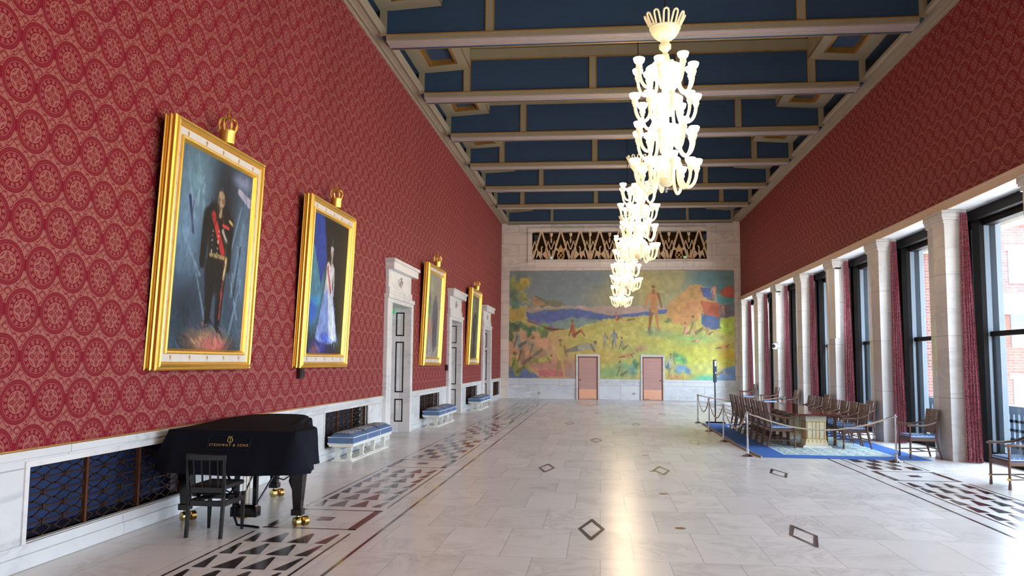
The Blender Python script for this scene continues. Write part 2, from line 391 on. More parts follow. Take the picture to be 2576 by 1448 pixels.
# ------------------------------------------------------------ floor with inlays
fl = struct(MB().box(XL-.9, 8.2, YB-.3, YF+.6, -.2, 0).build('floor', M_['floor']))
inl = MB(); ZI = .0015
def q(*p): inl.quad(*[(a, b, ZI) for a, b in p])
def rc(x0, x1, y0, y1): q((x0,y0),(x1,y0),(x1,y1),(x0,y1))
def border(cx, cyc, xlong, lo, hi, mirror, skip=None):
    hx = .545
    rc(xlong-.018, xlong+.018, 1.5, 39.9)
    k = 0
    for n_ in range(-2, 6):
        yc = cyc+5.43*n_
        if yc < 2: continue
        if yc+.6 > 38.5: continue
        if not (lo < yc < hi):
            for sx in (-1, 1): 
                a = cx+sx*(hx-.005); b = cx+sx*(hx-.1); rc(min(a,b), max(a,b), yc-.6, yc+.6)
            rc(cx-hx, cx+hx, yc-.6, yc-.555); rc(cx-hx, cx+hx, yc+.555, yc+.6)
            rc(cx-.095, cx+.095, yc-.115, yc+.115)
        tri = (n_ % 4) in (0, 3) if not mirror else (n_ % 4) in (0, 3)
        # strip beyond this box (towards the far wall)
        ya, yb = yc+.8, yc+5.43-.8
        segs = 7; ps = (yb-ya)/segs
        for sx in (-1, 1): 
            if not (lo < ya < hi): rc(cx+sx*hx-.013, cx+sx*hx+.013, ya, yb)
        for i in range(segs):
            a = ya+i*ps+.03; b = ya+(i+1)*ps-.05
            if lo < a < hi: continue
            if tri_kind(n_, mirror):
                for (p0, p1, q0, q1) in (((-.45,-.32,-.45,-.415),(-.26,-.035,-.165,-.12),(.02,.25,.13,.165),(.32,.45,.415,.45)) if not mirror else ((-.49,-.335,-.445,-.385),(-.235,-.045,-.165,-.115),(.055,.235,.115,.175),(.335,.49,.39,.44))):
                    q((cx+p0,a),(cx+p1,a),(cx+q1,b),(cx+q0,b))
            else:
                xs = (-.42,-.08,.27) if i % 2 == 0 else (-.25,.1)
                if i % 2 and True: xs = (-.25, .1)
                for x_ in xs: rc(cx+x_-0.0, cx+x_+.185, a, b+.02)
def tri_kind(n_, mirror):
    return n_ in ((-2,-1,0,3,4) if not mirror else (-2,-1,0,3,4))
border(-3.28, 9.75, -2.445, 99, 100, False)
border(5.375, 14.95-5.43, 4.575, 17.3, 26.6, True)
for row, (yy, xs) in enumerate([(-1.3+5.45*0+.0, ()), (4.2,(-.96,1.08,3.1)), (9.62,(-.1,2.25)), (14.95,(-.96,1.08,3.1)), (20.42,(-.1,2.27)), (25.87,(-.96,1.11)), (31.28,(-.07,2.3)), (36.2-.6,(1.1,))]):
    for x_ in xs:
        a, b, t = .155, .6, .045
        o_ = [(x_-a,yy),(x_-.012,yy-b),(x_+.012,yy-b),(x_+a,yy),(x_+.012,yy+b),(x_-.012,yy+b)]
        n2 = [(x_-a+t,yy),(x_,yy-b+.17),(x_,yy-b+.17),(x_+a-t,yy),(x_,yy+b-.17),(x_,yy+b-.17)]
        for i in range(6):
            j = (i+1) % 6; q(o_[i], o_[j], n2[j], n2[i]) if n2[i] != n2[j] else q(o_[i], o_[j], n2[i])
for yb_ in (36.3, 37.15, 38.0):
    pts = []
    for i in range(9): pts.append((-2.6+1.08*i, yb_+(1.9 if i % 2 else 0)))
    for i in range(8):
        (xa,ya),(xb,yb2) = pts[i], pts[i+1]
        q((xa,ya),(xb,yb2),(xb,yb2+.13),(xa,ya+.13))
inl.build('inlay', M_['dark_inlay'], fl)
dm = MB()
for i in range(12): dm.lathe([(0,0),(.062,0),(.062,.002),(0,.002)], (.92,4.8+2.51*i,.0005), 20)
dm.build('floor_disc', M_['bronze_disc'], fl)

# ------------------------------------------------------------ wall shells with openings
def holes_wall(m, axis, c0, c1, u0, u1, z0, z1, holes):
    """thick wall (c0..c1) spanning u0..u1,z0..z1 with rectangular openings"""
    us = sorted({u0, u1}|{h[0] for h in holes}|{h[1] for h in holes})
    for a, b in zip(us[:-1], us[1:]):
        zs = [(z0, z1)]
        for h in holes:
            if h[0] <= a+1e-6 and h[1] >= b-1e-6:
                nz = []
                for s0, s1 in zs:
                    if h[2] > s0: nz.append((s0, min(s1, h[2])))
                    if h[3] < s1: nz.append((max(s0, h[3]), s1))
                zs = [t for t in nz if t[1]-t[0] > 1e-4]
        for s0, s1 in zs:
            m.box(c0, c1, a, b, s0, s1) if axis == 'y' else m.box(a, b, c0, c1, s0, s1)
DOORS = [19.64, 27.79, 35.94]       # left wall door openings, near edge
DW = 2.06
GR = [7.04, 15.11, 23.26, 31.41, 39.5]
GRW = [2.88]*4+[2.55]
holesL = [(d-.03, d+DW+.03, 0, 3.36) for d in DOORS]
wl = MB(); holes_wall(wl, 'y', XL-.06, XL, YB, YF, ZW, ZC+1.2, holesL); struct(wl.build('wall_left', M_['wallL']))
# marble dado under the damask, opened for doors and grilles
dl = MB()
gh = [(y, y+w, .235, .91) for y, w in zip(GR, GRW)]+[(d-.2, d+DW+.2, -1, 3.32) for d in DOORS]+[(-1.1, 1.78, .235, .91)]
holes_wall(dl, 'y', XL-.2, XL+.004, YB, YF, 0, .985, gh)
gd = [(d-.2, d+DW+.2, -1, 3.32) for d in DOORS]
holes_wall(dl, 'y', XL-.2, XL+.03, YB, YF, .985, 1.06, gd)
holes_wall(dl, 'y', XL-.2, XL+.045, YB, YF, 0, .13, gd)
holes_wall(dl, 'y', XL-.2, XL+.025, YB, YF, .13, .225, gd)
dado = struct(dl.build('baseboard_left', M_['marbW'], bevel=.006))
gl_ = MB(); holes_wall(gl_, 'y', XL-.02, XL+.01, YB, YF, ZW-.012, ZW+.0, [(d-.45, d+DW+.3, -1, 4.3) for d in DOORS]); gl_.build('gilt_fillet', M_['gold_dull'], dado)

def grille(y0, w, label, back):
    r = empty('radiator_grille', (XL, y0, .225), 0, label, 'grille', 'wrought iron grilles in the left wall')
    m = MB(); t = .055; h = .68
    m.box(-.02,.02,-t,0,0,h); m.box(-.02,.02,w,w+t,0,h); m.box(-.02,.02,-t,w+t,h,h+t); m.box(-.02,.021,-t,w+t,-.03,0)
    m.build('marble_surround', M_['marbP'], r)
    m = MB(); m.box(-.36,-.34,-.05,w+.05,-.05,h+.08); m.box(-.34,-.2,-.05,-.03,-.05,h+.08); m.box(-.34,-.2,w+.03,w+.05,-.05,h+.08); m.box(-.34,-.2,-.05,w+.05,h+.06,h+.08); m.build('back_panel', back, r)
    m = MB(); m.box(-.35,-.06,-.02,w+.02,-.04,.02).build('sill', M_['iron'], r)
    for k in range(4):
        yy = k*w/3; MB().box(-.09,-.05,max(0,yy-.018),min(w,yy+.018),0,h).build('upright', M_['rust'], r)
    for k in range(3):
        ya = k*w/3+.02; yb = (k+1)*w/3-.02; pm = MB(); n_ = 3; rows = 5; ph = h/rows; pw = (yb-ya)/n_
        pm.box(-.085,-.06,ya,yb,0,.02); pm.box(-.085,-.06,ya,yb,h-.02,h)
        for j in range(1, rows): pm.box(-.08,-.066,ya,yb,j*ph-.008,j*ph+.008)
        for j in range(rows+1):
            for i in range(n_):
                # wavy strap of the lattice, one crest and one trough per cell
                for sgn in (1, -1):
                    pts = []
                    for s_ in range(9):
                        t_ = s_/8; zz = j*ph+sgn*ph*.5*math.sin(PI*t_)
                        pts.append((-.073, ya+(i+t_)*pw, min(max(zz, .005), h-.005)))
                    for a, b in zip(pts[:-1], pts[1:]): pm.bar(a, b, .012, .012)
                for s_ in (0,):
                    pm.box(-.09,-.058,ya+i*pw-.012,ya+i*pw+.012,max(0,j*ph-.028),min(h,j*ph+.028))
        pm.build('lattice_panel', M_['iron'], r)
    return r
gl_lab = ['blue-backed wrought iron grille behind the piano', 'wrought iron grille behind the nearest blue bench', 'wrought iron grille behind the middle blue bench',
          'wrought iron grille behind the farthest blue bench', 'small dark grille in the left corner by the end wall']
for i, (y, w) in enumerate(zip(GR, GRW)): grille(y, w, gl_lab[i], M_['bluegrille'] if i == 0 else M_['darkgrille'])

struct(MB().box(XL-1.3, XL-1.2, YB-.3, YF+.5, -.2, 10.5).build('wall_light_shell', M_['marbP']))  # added outer shell, unseen, keeps sky light from leaking through the left wall
m = MB()
for y, w in zip(GR, GRW): m.box(XL-.62,XL-.58,y-.3,y+w+.3,-.1,1.2)
m.box(XL-1.2, XL-.07, YB-.3, YF, 3.9, 3.95); m.box(XL-1.2, XL, YB-.3, YB-.2, 0, 4); struct(m.build('wall_light_block', M_['black']))  # added black covers, unseen, block daylight behind the grilles and over the shell
# portals in the left wall
for i, d in enumerate(DOORS):
    r = empty('door_%d' % (i+1), (XL, d, 0), 0, None, None, None, 'structure')
    m = MB(); e = .1; w = DW
    m.box(-.2, e, -.43, 0, 0, 3.32); m.box(-.2, e, w, w+.22, 0, 3.32)
    m.box(-.2, e, -.43, w+.22, 3.32, 3.42); m.box(-.2, e+.03, -.45, w+.24, 3.42, 3.52)
    m.build('surround', M_['marbP'], r, bevel=.01)
    m = MB(); m.box(-.05, e, -.32, w+.02, 3.52, 3.68)
    for k in range(4): m.box(e, e+.015, .1+k*.5, .3+k*.5, 3.6, 3.62)
    m.box(-.05, e-.02, -.35, w-.04, 3.68, 4.12)
    m.box(-.05, e+.12, -.4, w+.2, 4.12, 4.3); m.box(-.05, e+.15, -.44, w+.3, 4.3, 4.38)
    m.build('overdoor', M_['marbP'], r, bevel=.01)
    m = MB(); c = w/2-.2; z = 3.9
    for a in (0, PI/2): m.bar((e-.015, c-.1*math.cos(a)-.08*math.sin(a), z-.11*math.cos(a)+.08*math.sin(a)), (e-.015, c+.1*math.cos(a)-.08*math.sin(a), z+.11*math.cos(a)+.08*math.sin(a)), .03, .025)
    m.tube([(e-.015, c+.12*math.cos(t), z+.12*math.sin(t)) for t in (0, PI/2, PI, 3*PI/2)], .014, 6, True)
    m.tube([(e-.015, c+.2*math.cos(t)*(1+.15*math.sin(5*t)), z-.02+.1*math.sin(t)*(1+.2*math.cos(4*t))) for t in [k*2*PI/28 for k in range(28)]], .009, 5, True)
    m.build('carved_emblem', plain('carved_grey', rgb(160,156,150), .5), r)
    m = MB(); m.box(-.95, -.2, w, w+.03, 0, 3.32); m.box(-.95,-.2,-.03,0,0,3.32); m.box(-.95,-.2,-.03,w+.03,3.32,3.37); 
    m.build('reveal', M_['marbR'], r)
    MB().box(-1.0,-.95,-.1,w+.1,0,3.5).build('dark_drape', plain('dark_red_drape', rgb(80,14,26), .8), r)
    m = MB()
    for za, zb in ((.27,.88),(1.05,2.41),(2.56,3.2)):
        x0, x1, t = -.33, -.1, .035; yy = w-.004
        m.box(x0,x1,yy,w,za,za+t); m.box(x0,x1,yy,w,zb-t,zb); m.box(x0,x0+t,yy,w,za,zb); m.box(x1-t,x1,yy,w,za,zb)
    m.build('black_inlay', M_['dark_inlay'], r)
    if i == 0:
        MB().box(-.42,-.36,w-.35,w-.05,3.16,3.26).build('exit_sign', M_['green'], r)

# end wall
doorsF = [(-1.24,-.025), (2.05,3.27)]
wf = MB(); holes_wall(wf, 'x', YF, YF+.5, XL-.2, 7.97, 0, ZC+1.3, [(-3.6,5.6,7.24,8.72)])
wallf = struct(wf.build('wall_far', M_['marbF']))
struct(MB().box(XL, XL+.43, YF-.05, YF, 0, 6.9).build('trim_26', M_['marbF'], bevel=.006)); struct(MB().box(6.98, 7.3, YF-.05, YF, 0, 9.0).build('trim_27', M_['marbF'], bevel=.006))
m = MB()
for a, b in ((XL+.43,-1.24),(-.025,2.05),(3.27,6.98)):
    m.box(a, b, YF-.05, YF, .93, 1.05); m.box(a, b, YF-.03, YF, 0, .2); m.box(a, b, YF-.02, YF, .2, .93)
m.box(6.8, 6.98, YF-.04, YF, 0, 1.05)
struct(m.build('baseboard_far', M_['marbE'], bevel=.006))
fr = MB(); x0, x1, z0, z1 = -3.79, 5.69, 7.05, 8.93
for k, t in ((0,.05),(1,.03)):
    a = .0+.12*k; fr.box(x0+a,x1-a,YF-t,YF,z0+a*.8,z0+a*.8+.1); fr.box(x0+a,x1-a,YF-t,YF,z1-a*.8-.1,z1-a*.8); fr.box(x0+a,x0+a+.12,YF-t,YF,z0+a*.8+.1,z1-a*.8-.1); fr.box(x1-a-.12,x1-a,YF-t,YF,z0+a*.8+.1,z1-a*.8-.1)
struct(fr.build('trim_28', M_['marbF'], bevel=.008))
m = MB(); m.box(-3.7,5.7,YF+1.5,YF+1.6,7.0,9.0); m.box(-3.7,5.7,YF+.45,YF+1.6,7.1,7.2); m.box(-3.7,5.7,YF+.45,YF+1.6,8.75,8.85); m.box(-3.75,-3.65,YF+.45,YF+1.6,7.0,9.0); m.box(5.65,5.75,YF+.45,YF+1.6,7.0,9.0)
m.build('gallery_interior', M_['loft_dark'], wallf)
for i, (a, b) in enumerate(doorsF):
    r = empty('door_%d' % (4+i), (a, YF, 0), 0, None, None, None, 'structure'); w = b-a; t = .1
    m = MB(); m.box(0,t,-.07,.02,0,2.3); m.box(w-t,w,-.07,.02,0,2.3); m.box(0,w,-.075,.02,2.2,2.32); m.build('architrave', M_['marbP'], r, bevel=.008)
    m = MB(); m.box(t,t+.05,-.045,.02,0,2.2); m.box(w-t-.05,w-t,-.045,.02,0,2.2); m.box(t,w-t,-.045,.02,2.14,2.2); m.build('frame', M_['door_frame'], r)
    m = MB(); m.box(t+.05,w-t-.05,-.03,.01,.02,2.14); lf = m.build('door_leaf', M_['door_leaf'], r)
    MB().box(t+.06,w-t-.06,-.036,-.03,.04,.53).build('kick_plate', M_['copper'], lf)
    kx = t+.12 if i == 0 else w-t-.12
    m = MB(); m.tube([(kx,-.03,1.0),(kx,-.08,1.0)], .012, 8); m.tube([(kx,-.08,1.0),(kx,-.1,1.0)], [.03,.025], 10); m.build('knob', M_['bronze_dark'], lf)
    m = MB(); m.box(w-t-.35,w-t-.08,-.05,-.036,.04,.07) if i == 0 else m.box(t+.08,t+.35,-.05,-.036,.04,.07); m.build('door_closer', M_['chrome'], lf)

# carved gallery screen: zigzag bars, small W bars, goblet drops, birds and crowned shields
scr = empty('gallery_screen', (0, YF+.1, 7.24), 0, 'pale carved zigzag screen with birds and crowned shields above the mural', 'screen')
xs0, per, H_ = -3.58, 9.16/9, 1.48
bars = 'zigzag_bar'; small = 'inner_bar'
def zbar(nm, xa, za, xb, zb, w_, d=.1): MB().bar((xa,0,za),(xb,0,zb), w_, d, up=(0,1,0)).build(nm, M_['lattice'], scr)
for k in range(9):
    a = xs0+k*per; mdl = a+per/2; b = a+per
    zbar(bars, a+.05, 0, mdl-.03, H_, .085); zbar(bars, b-.05, 0, mdl+.03, H_, .085)
    for s_ in (-1, 1):
        c = a if s_ < 0 else b
        zbar(small, mdl+s_*.25, .5, mdl+s_*.22, 1.02, .05, .07)
for k in range(10):
    c = xs0+k*per
    L_ = -1 if k > 0 else 0; R_ = 1 if k < 9 else 0
    for s_ in (L_, R_):
        if s_ == 0: continue
        zbar(small, c+s_*.02, .55, c+s_*.16, 1.0, .05, .06); zbar(small, c+s_*.3, .5, c+s_*.16, 1.0, .05, .06); zbar(small, c+s_*.02, .1, c+s_*.1, .5, .05, .06)
    if 0 < k < 9: MB().lathe([(.02,-.32),(.05,-.2),(.05,-.12),(.015,-.02),(.03,.02),(.07,.06),(.09,.2),(.08,.21)], (c,0,1.2), 8).build('goblet_drop', M_['lattice'], scr)
for k in (3, 6): MB().box(xs0+k*per-.035, xs0+k*per+.035, -.06, .06, 0, H_).build('mullion', M_['lattice'], scr)
def bird(cx, flip):
    m = MB(); s_ = -1 if flip else 1
    def P(l): return [(cx+s_*x, z) for x, z in l]
    m.ext(P([(-.05,.02),(.05,.3),(.03,.62),(.09,.7),(.02,.72),(-.03,.62),(-.04,.4),(-.2,.5),(-.3,.05),(-.15,.25)]), 1, -.03, .03)
    m.ext(P([(.05,.3),(.24,.52),(.38,.02),(.28,.0),(.12,.2)]), 1, -.02, .04)
    m.box(cx-.02,cx,-.02,.02,0,.1); m.box(cx+.04,cx+.06,-.02,.02,0,.2)
    return m
def shield(cx):
    m = MB()
    m.tube([(cx+.17*math.cos(t),0,.24+.2*math.sin(t)) for t in [k*2*PI/20 for k in range(20)]], .035, 6, True)
    m.bar((cx-.17,-.03,.02),(cx+.2,-.03,.45), .04,.04); m.bar((cx-.1,0,.35),(cx+.1,0,.12), .03,.03)
    m.ext([(cx-.15,.42),(cx+.15,.42),(cx+.24,.66),(cx+.12,.56),(cx+.07,.68),(cx+.04,.74),(cx+.02,.74),(cx+.02,.82),(cx-.02,.82),(cx-.02,.74),(cx-.04,.74),(cx-.07,.68),(cx-.12,.56),(cx-.24,.66)], 1, -.03, .03)
    m.box(cx-.14,cx+.16,-.04,.04,0,.05)
    return m
for k in range(9):
    c = xs0+(k+.5)*per
    (shield(c) if k % 3 == 1 else bird(c, k % 3 == 2)).build('shield' if k % 3 == 1 else 'bird', M_['lattice_edge'] if k % 3 == 1 else M_['lattice'], scr)
for xx, lab in ((-2.55, 'small white sensor box with green light, left in the gallery opening'), (4.35, 'small white sensor box with green light, right in the gallery opening')):
    t_ = empty('sensor_box', (xx, YF+.05, 7.24), 0, lab, 'sensor', 'sensor boxes in the gallery opening')
    MB().box(-.09,.09,-.04,.04,0,.17).build('housing', M_['plastic_w'], t_, bevel=.01)
    MB().lathe([(0,0),(.02,0),(0,.01)], (0,0,0), 8).build('green_light', emis('green_led', (.1,1,.3,1), 4), t_, (0.01,-.045,.1)).rotation_euler = (PI/2,0,0)
for xx, lab in ((-3.35, 'black loudspeaker hanging in the left corner of the gallery opening'), (5.4, 'black loudspeaker hanging in the right corner of the gallery opening')):
    t_ = empty('loudspeaker', (xx, YF+.35, 8.2), 0, lab, 'loudspeaker', 'loudspeakers in the gallery opening')
    MB().box(-.13,.13,-.1,.1,0,.42).build('cabinet', M_['black'], t_); MB().box(-.1,.1,-.11,-.1,.05,.37).build('speaker_grille', M_['slate'], t_)
    MB().box(-.02,.02,-.02,.02,.42,.52).build('bracket', M_['black'], t_)

# ------------------------------------------------------------ painted pictures (colour per vertex on a fine grid)
def sl(c):
    c = np.asarray(c, float)/255; return np.where(c <= .04045, c/12.92, ((c+.055)/1.055)**2.4)
class Paint:
    def __init__(s, w, h, asp):
        s.w, s.h = w, h; s.U, s.V = np.meshgrid(np.linspace(0,1,w), np.linspace(0,1,h)); s.a = asp  # V from top
        s.img = np.zeros((h, w, 3)); s.rng = np.random.RandomState(7)
        s.nz = s.noise(7); s.nf = s.noise(26)
    def noise(s, n):
        acc = 0; amp = 1
        for o in range(4):
            k = n*2**o; g = s.rng.rand(k+3, int(k*s.a)+3)
            x = s.U*(int(k*s.a)); y = s.V*k; xi = x.astype(int); yi = y.astype(int); fx = x-xi; fy = y-yi
            fx = fx*fx*(3-2*fx); fy = fy*fy*(3-2*fy)
            v = g[yi,xi]*(1-fx)*(1-fy)+g[yi,xi+1]*fx*(1-fy)+g[yi+1,xi]*(1-fx)*fy+g[yi+1,xi+1]*fx*fy
            acc = acc+v*amp; amp *= .5
        return acc/1.875
    def put(s, mask, col, alpha=1.0, var=.25):
        c = np.asarray(col, float)
        k = 1+(s.nf-.5)*var*2
        k = 1+(k-1)*.6
        s.img = s.img*(1-mask[...,None]*alpha)+(c*k[...,None])*(mask[...,None]*alpha)
    def warp(s, amt=.012):
        return s.U+(s.nz-.5)*amt/s.a*2, s.V+(s.nf-.5)*amt*2
    def poly(s, pts, col, alpha=1, var=.25, amt=.012):
        U, V = s.warp(amt); ins = np.zeros(U.shape, bool); n = len(pts)
        for i in range(n):
            x1, y1 = pts[i]; x2, y2 = pts[(i+1) % n]
            if y1 == y2: continue
            c = ((y1 > V) != (y2 > V)) & (U < (x2-x1)*(V-y1)/(y2-y1)+x1); ins ^= c
        s.put(ins.astype(float), col, alpha, var)
    def ell(s, cx, cy, rx, ry, col, alpha=1, soft=.25, var=.25, amt=.012):
        U, V = s.warp(amt); cy = cy+getattr(s, 'oy', 0); d = np.sqrt(((U-cx)/rx)**2+((V-cy)/ry)**2)
        s.put(np.clip((1-d)/soft, 0, 1), col, alpha, var)
    def limb(s, p, q_, r0, r1, col, alpha=1, var=.25):
        """tapering stroke; radii in units of picture height"""
        oy = getattr(s, 'oy', 0); px, py = p[0]*s.a, p[1]+oy; qx, qy = q_[0]*s.a, q_[1]+oy; X = s.U*s.a; Y = s.V
        m_ = max(r0, r1)*1.6+.004
        i0 = max(0, int((min(py,qy)-m_)*(s.h-1))); i1 = min(s.h, int((max(py,qy)+m_)*(s.h-1))+2); j0 = max(0, int((min(px,qx)-m_)/s.a*(s.w-1))); j1 = min(s.w, int((max(px,qx)+m_)/s.a*(s.w-1))+2)
        if i1 <= i0 or j1 <= j0: return
        X = X[i0:i1,j0:j1]; Y = Y[i0:i1,j0:j1]
        dx, dy = qx-px, qy-py; L = dx*dx+dy*dy+1e-9; t = np.clip(((X-px)*dx+(Y-py)*dy)/L, 0, 1)
        d = np.hypot(X-px-t*dx, Y-py-t*dy); r = r0+(r1-r0)*t
        mk = np.clip((r-d)/(r*.35)+.2, 0, 1)[...,None]*alpha; k = 1+(s.nf[i0:i1,j0:j1]-.5)*var
        s.img[i0:i1,j0:j1] = s.img[i0:i1,j0:j1]*(1-mk)+np.asarray(col, float)*k[...,None]*mk
    def strokes(s, n, ln, r, jit, ang=None, alpha=.55, box=(0,0,1,1)):
        oy = getattr(s, 'oy', 0); s.oy = 0
        for i in range(n):
            u = box[0]+s.rng.rand()*(box[2]-box[0]); v = box[1]+s.rng.rand()*(box[3]-box[1])
            c = s.img[min(s.h-1,int(v*(s.h-1))), min(s.w-1,int(u*(s.w-1)))]; c = np.clip(c*(1+(s.rng.rand()-.5)*jit*1.6)+(s.rng.rand(3)-.5)*60*jit, 0, 255)
            a = (ang if ang is not None else s.nz[min(s.h-1,int(v*(s.h-1))), min(s.w-1,int(u*(s.w-1)))]*7)+(s.rng.rand()-.5)*.9; l = ln*(.5+s.rng.rand())
            s.limb((u-l*math.cos(a)/s.a, v-l*math.sin(a)), (u+l*math.cos(a)/s.a, v+l*math.sin(a)), r*(.5+s.rng.rand()), r*.4, c, alpha)
        s.oy = oy
    def finish(s, name, mat, P00, P10, P01, parent=None, loc=(0,0,0), cut=None):
        P00, P10, P01 = map(np.array, (P00, P10, P01)); w, h = s.w, s.h
        vs = P00+(P10-P00)*s.U.reshape(-1,1)+(P01-P00)*s.V.reshape(-1,1)
        idx = np.arange(w*h).reshape(h, w)
        fs = np.stack([idx[:-1,:-1], idx[1:,:-1], idx[1:,1:], idx[:-1,1:]], -1).reshape(-1,4)
        me = bpy.data.meshes.new(name); me.vertices.add(len(vs)); me.vertices.foreach_set('co', vs.ravel())
        if cut is not None:
            uc = s.U[:-1,:-1].ravel(); vc = s.V[:-1,:-1].ravel(); keep = np.ones(len(fs), bool)
            for (a, b, c0) in cut: keep &= ~((uc > a) & (uc < b) & (vc > c0))
            fs = fs[keep]
        me.loops.add(fs.size); me.loops.foreach_set('vertex_index', fs.ravel()); me.polygons.add(len(fs))
        me.polygons.foreach_set('loop_start', np.arange(0, fs.size, 4)); me.update(calc_edges=True)
        ca = me.color_attributes.new('paint', 'FLOAT_COLOR', 'POINT')
        rgba = np.ones((w*h, 4)); rgba[:, :3] = sl(np.clip(s.img, 0, 255)).reshape(-1,3); ca.data.foreach_set('color', rgba.ravel())
        me.materials.append(mat); o = bpy.data.objects.new(name, me); COL.objects.link(o); o.location = loc
        if parent: o.parent = parent
        return o

# mural: a generic bright shore landscape with resting bathers
mu = Paint(640, 312, 566/272.)
def A(x, y): return ((x/5.172-1.0)/566, (y/5.172-1)/272)      # left half sketch grid
def B(x, y): return ((x/5.172+279)/566, (y/5.172-1)/272)      # right half sketch grid
sky = np.array([118,138,142.]); 
mu.img[:] = sky
mu.ell(.28,.1,.35,.3,(112,124,138),.7,1); mu.ell(.62,.12,.22,.4,(186,168,92),.9,.9); mu.ell(.5,.25,.2,.18,(170,156,98),.7,.8); mu.ell(.75,.05,.1,.4,(176,165,100),.7,.8)
mu.ell(.92,.12,.16,.28,(72,118,124),.9,.8); mu.ell(.55,.4,.3,.12,(140,146,120),.6,.8); mu.ell(.05,.05,.1,.1,(90,110,110),.6,.9)
mu.poly([A(0,470),A(750,470),A(3000,455),B(1500,455),B(1500,640),A(0,640)], (176,150,140))
mu.poly([A(230,540),A(520,505),A(900,505),A(1340,590),B(640,520),B(640,600),A(1200,720),A(700,760),A(420,740),A(260,640)], (74,92,160))
mu.poly([B(200,560),B(640,500),B(620,590),B(300,620)], (78,100,170))
mu.poly([A(560,690),A(820,610),A(1180,640),A(1250,690),A(900,790),A(600,770)], (112,140,136))
mu.poly([A(230,540),A(800,480),A(880,505),A(500,520),A(300,560)], (150,152,108))
mu.poly([A(320,320),A(420,350),A(510,390),A(700,410),A(745,470),A(420,480),A(330,480)], (110,118,92)); mu.poly([A(320,350),A(430,380),A(510,450),A(330,480)], (172,126,92))
# meadow and dunes
mu.poly([A(0,480),A(240,480),A(220,560),A(240,640),A(420,740),A(720,780),A(1000,730),A(1250,640),A(1500,620),B(0,620),B(620,560),B(1500,560),B(1500,1440),A(0,1440)], (186,176,84))
mu.ell(.1,.72,.2,.28,(196,134,104),.9,.6); mu.ell(.22,.9,.2,.16,(178,110,98),.9,.7); mu.ell(.36,.72,.15,.1,(190,168,80),.8,.7)
mu.ell(.7,.72,.2,.16,(176,178,74),.8,.8); mu.ell(.84,.8,.2,.2,(188,194,66),.9,.8); mu.ell(.66,.58,.1,.06,(132,160,102),.8,.8); mu.ell(.82,.62,.16,.08,(124,178,92),.8,.8)
mu.ell(.6,.78,.12,.12,(156,172,92),.7,.8); mu.ell(.97,.78,.05,.14,(212,172,34),.9,.7); mu.ell(.42,.8,.12,.08,(184,150,66),.7,.8); mu.ell(.46,.95,.12,.09,(112,160,96),.8,.7)
mu.ell(.3,.98,.08,.16,(160,132,126),.8,.7)
mu.poly([A(0,1260),A(240,1280),A(420,1400),A(0,1440)], (84,100,150)); mu.poly([A(380,1320),A(560,1300),A(760,1330),A(700,1400),A(420,1390)], (184,90,92))
mu.ell(.88,.9,.13,.09,(190,200,100),.9,.7); mu.poly([B(1380,1240),B(1500,1230),B(1500,1440),B(1180,1440),B(1260,1340)], (98,134,190)); mu.ell(.87,.99,.08,.05,(64,190,160),.9,.7)
# rocks on the right
mu.poly([B(620,640),B(640,440),B(780,330),B(940,200),B(1060,190),B(1170,250),B(1250,420),B(1100,590),B(900,720),B(720,700)], (190,140,80))
mu.poly([B(720,640),B(760,520),B(900,400),B(1020,370),B(1060,480),B(960,700),B(740,690)], (198,138,82)); mu.ell(B(940,470)[0],B(940,470)[1],.03,.06,(188,120,84),.8,.6)
mu.poly([B(1050,220),B(1190,240),B(1210,390),B(1090,350)], (66,86,150)); mu.poly([B(1290,290),B(1380,210),B(1480,210),B(1480,360),B(1350,350)], (180,70,52))
mu.poly([B(1250,340),B(1480,360),B(1480,430),B(1270,430)], (62,128,128)); mu.poly([B(1050,400),B(1300,430),B(1400,470),B(1310,610),B(1100,590)], (172,82,56)); mu.ell(B(1230,520)[0],B(1230,520)[1],.03,.07,(160,66,46),.9,.5)
mu.poly([B(1300,450),B(1480,440),B(1480,620),B(1300,600)], (96,92,104)); mu.poly([B(1060,560),B(1300,610),B(1300,750),B(1150,770),B(1060,700)], (60,86,140)); mu.poly([B(1310,650),B(1480,600),B(1480,830),B(1290,820)], (176,196,60))
# bushes, trees and water
for (x, y, rx, ry, c) in [(150,200,150,110,(152,146,62)),(70,330,80,150,(92,120,84)),(220,350,90,90,(150,152,84)),(240,160,80,70,(184,158,60)),(110,440,110,70,(78,122,98)),(60,160,60,90,(138,148,72)),(280,420,50,50,(156,150,90))]:
    mu.ell(*A(x,y), rx/5.172/566, ry/5.172/272, c, .95, .5, .5, .05)
mu.poly([A(0,520),A(150,500),A(220,560),A(180,660),A(0,650)], (176,148,66))
for (x, y, rx, ry, c) in [(90,740,140,90,(52,86,66)),(280,770,140,70,(66,110,76)),(480,790,110,80,(98,130,72)),(30,860,60,90,(70,96,58))]:
    mu.ell(*A(x,y), rx/5.172/566, ry/5.172/272, c, .95, .4, .5, .05)
for (x, y, rx, ry, c) in [(800,1150,130,90,(74,170,104)),(820,1290,140,70,(84,136,196)),(640,1240,60,80,(64,96,140)),(720,1100,60,60,(88,140,90)),(640,650,60,40,(84,120,78)),(1380,760,100,80,(168,200,58)),(170,1300,120,90,(92,146,130)),(210,1210,50,60,(46,112,84)),(30,1250,110,70,(112,160,104)),(300,1010,80,60,(184,140,104)),(700,1390,130,40,(176,118,72)),(450,770,120,40,(124,146,108)),(1380,1160,60,60,(200,196,60))]:
    mu.ell(*B(x,y), rx/5.172/566, ry/5.172/272, c, .9, .5, .5, .05)
mu.poly([A(235,640),A(430,735),A(760,775),A(560,790),A(250,660)], (110,52,48))
mu.strokes(2400, .018, .005, .15, None, .45)
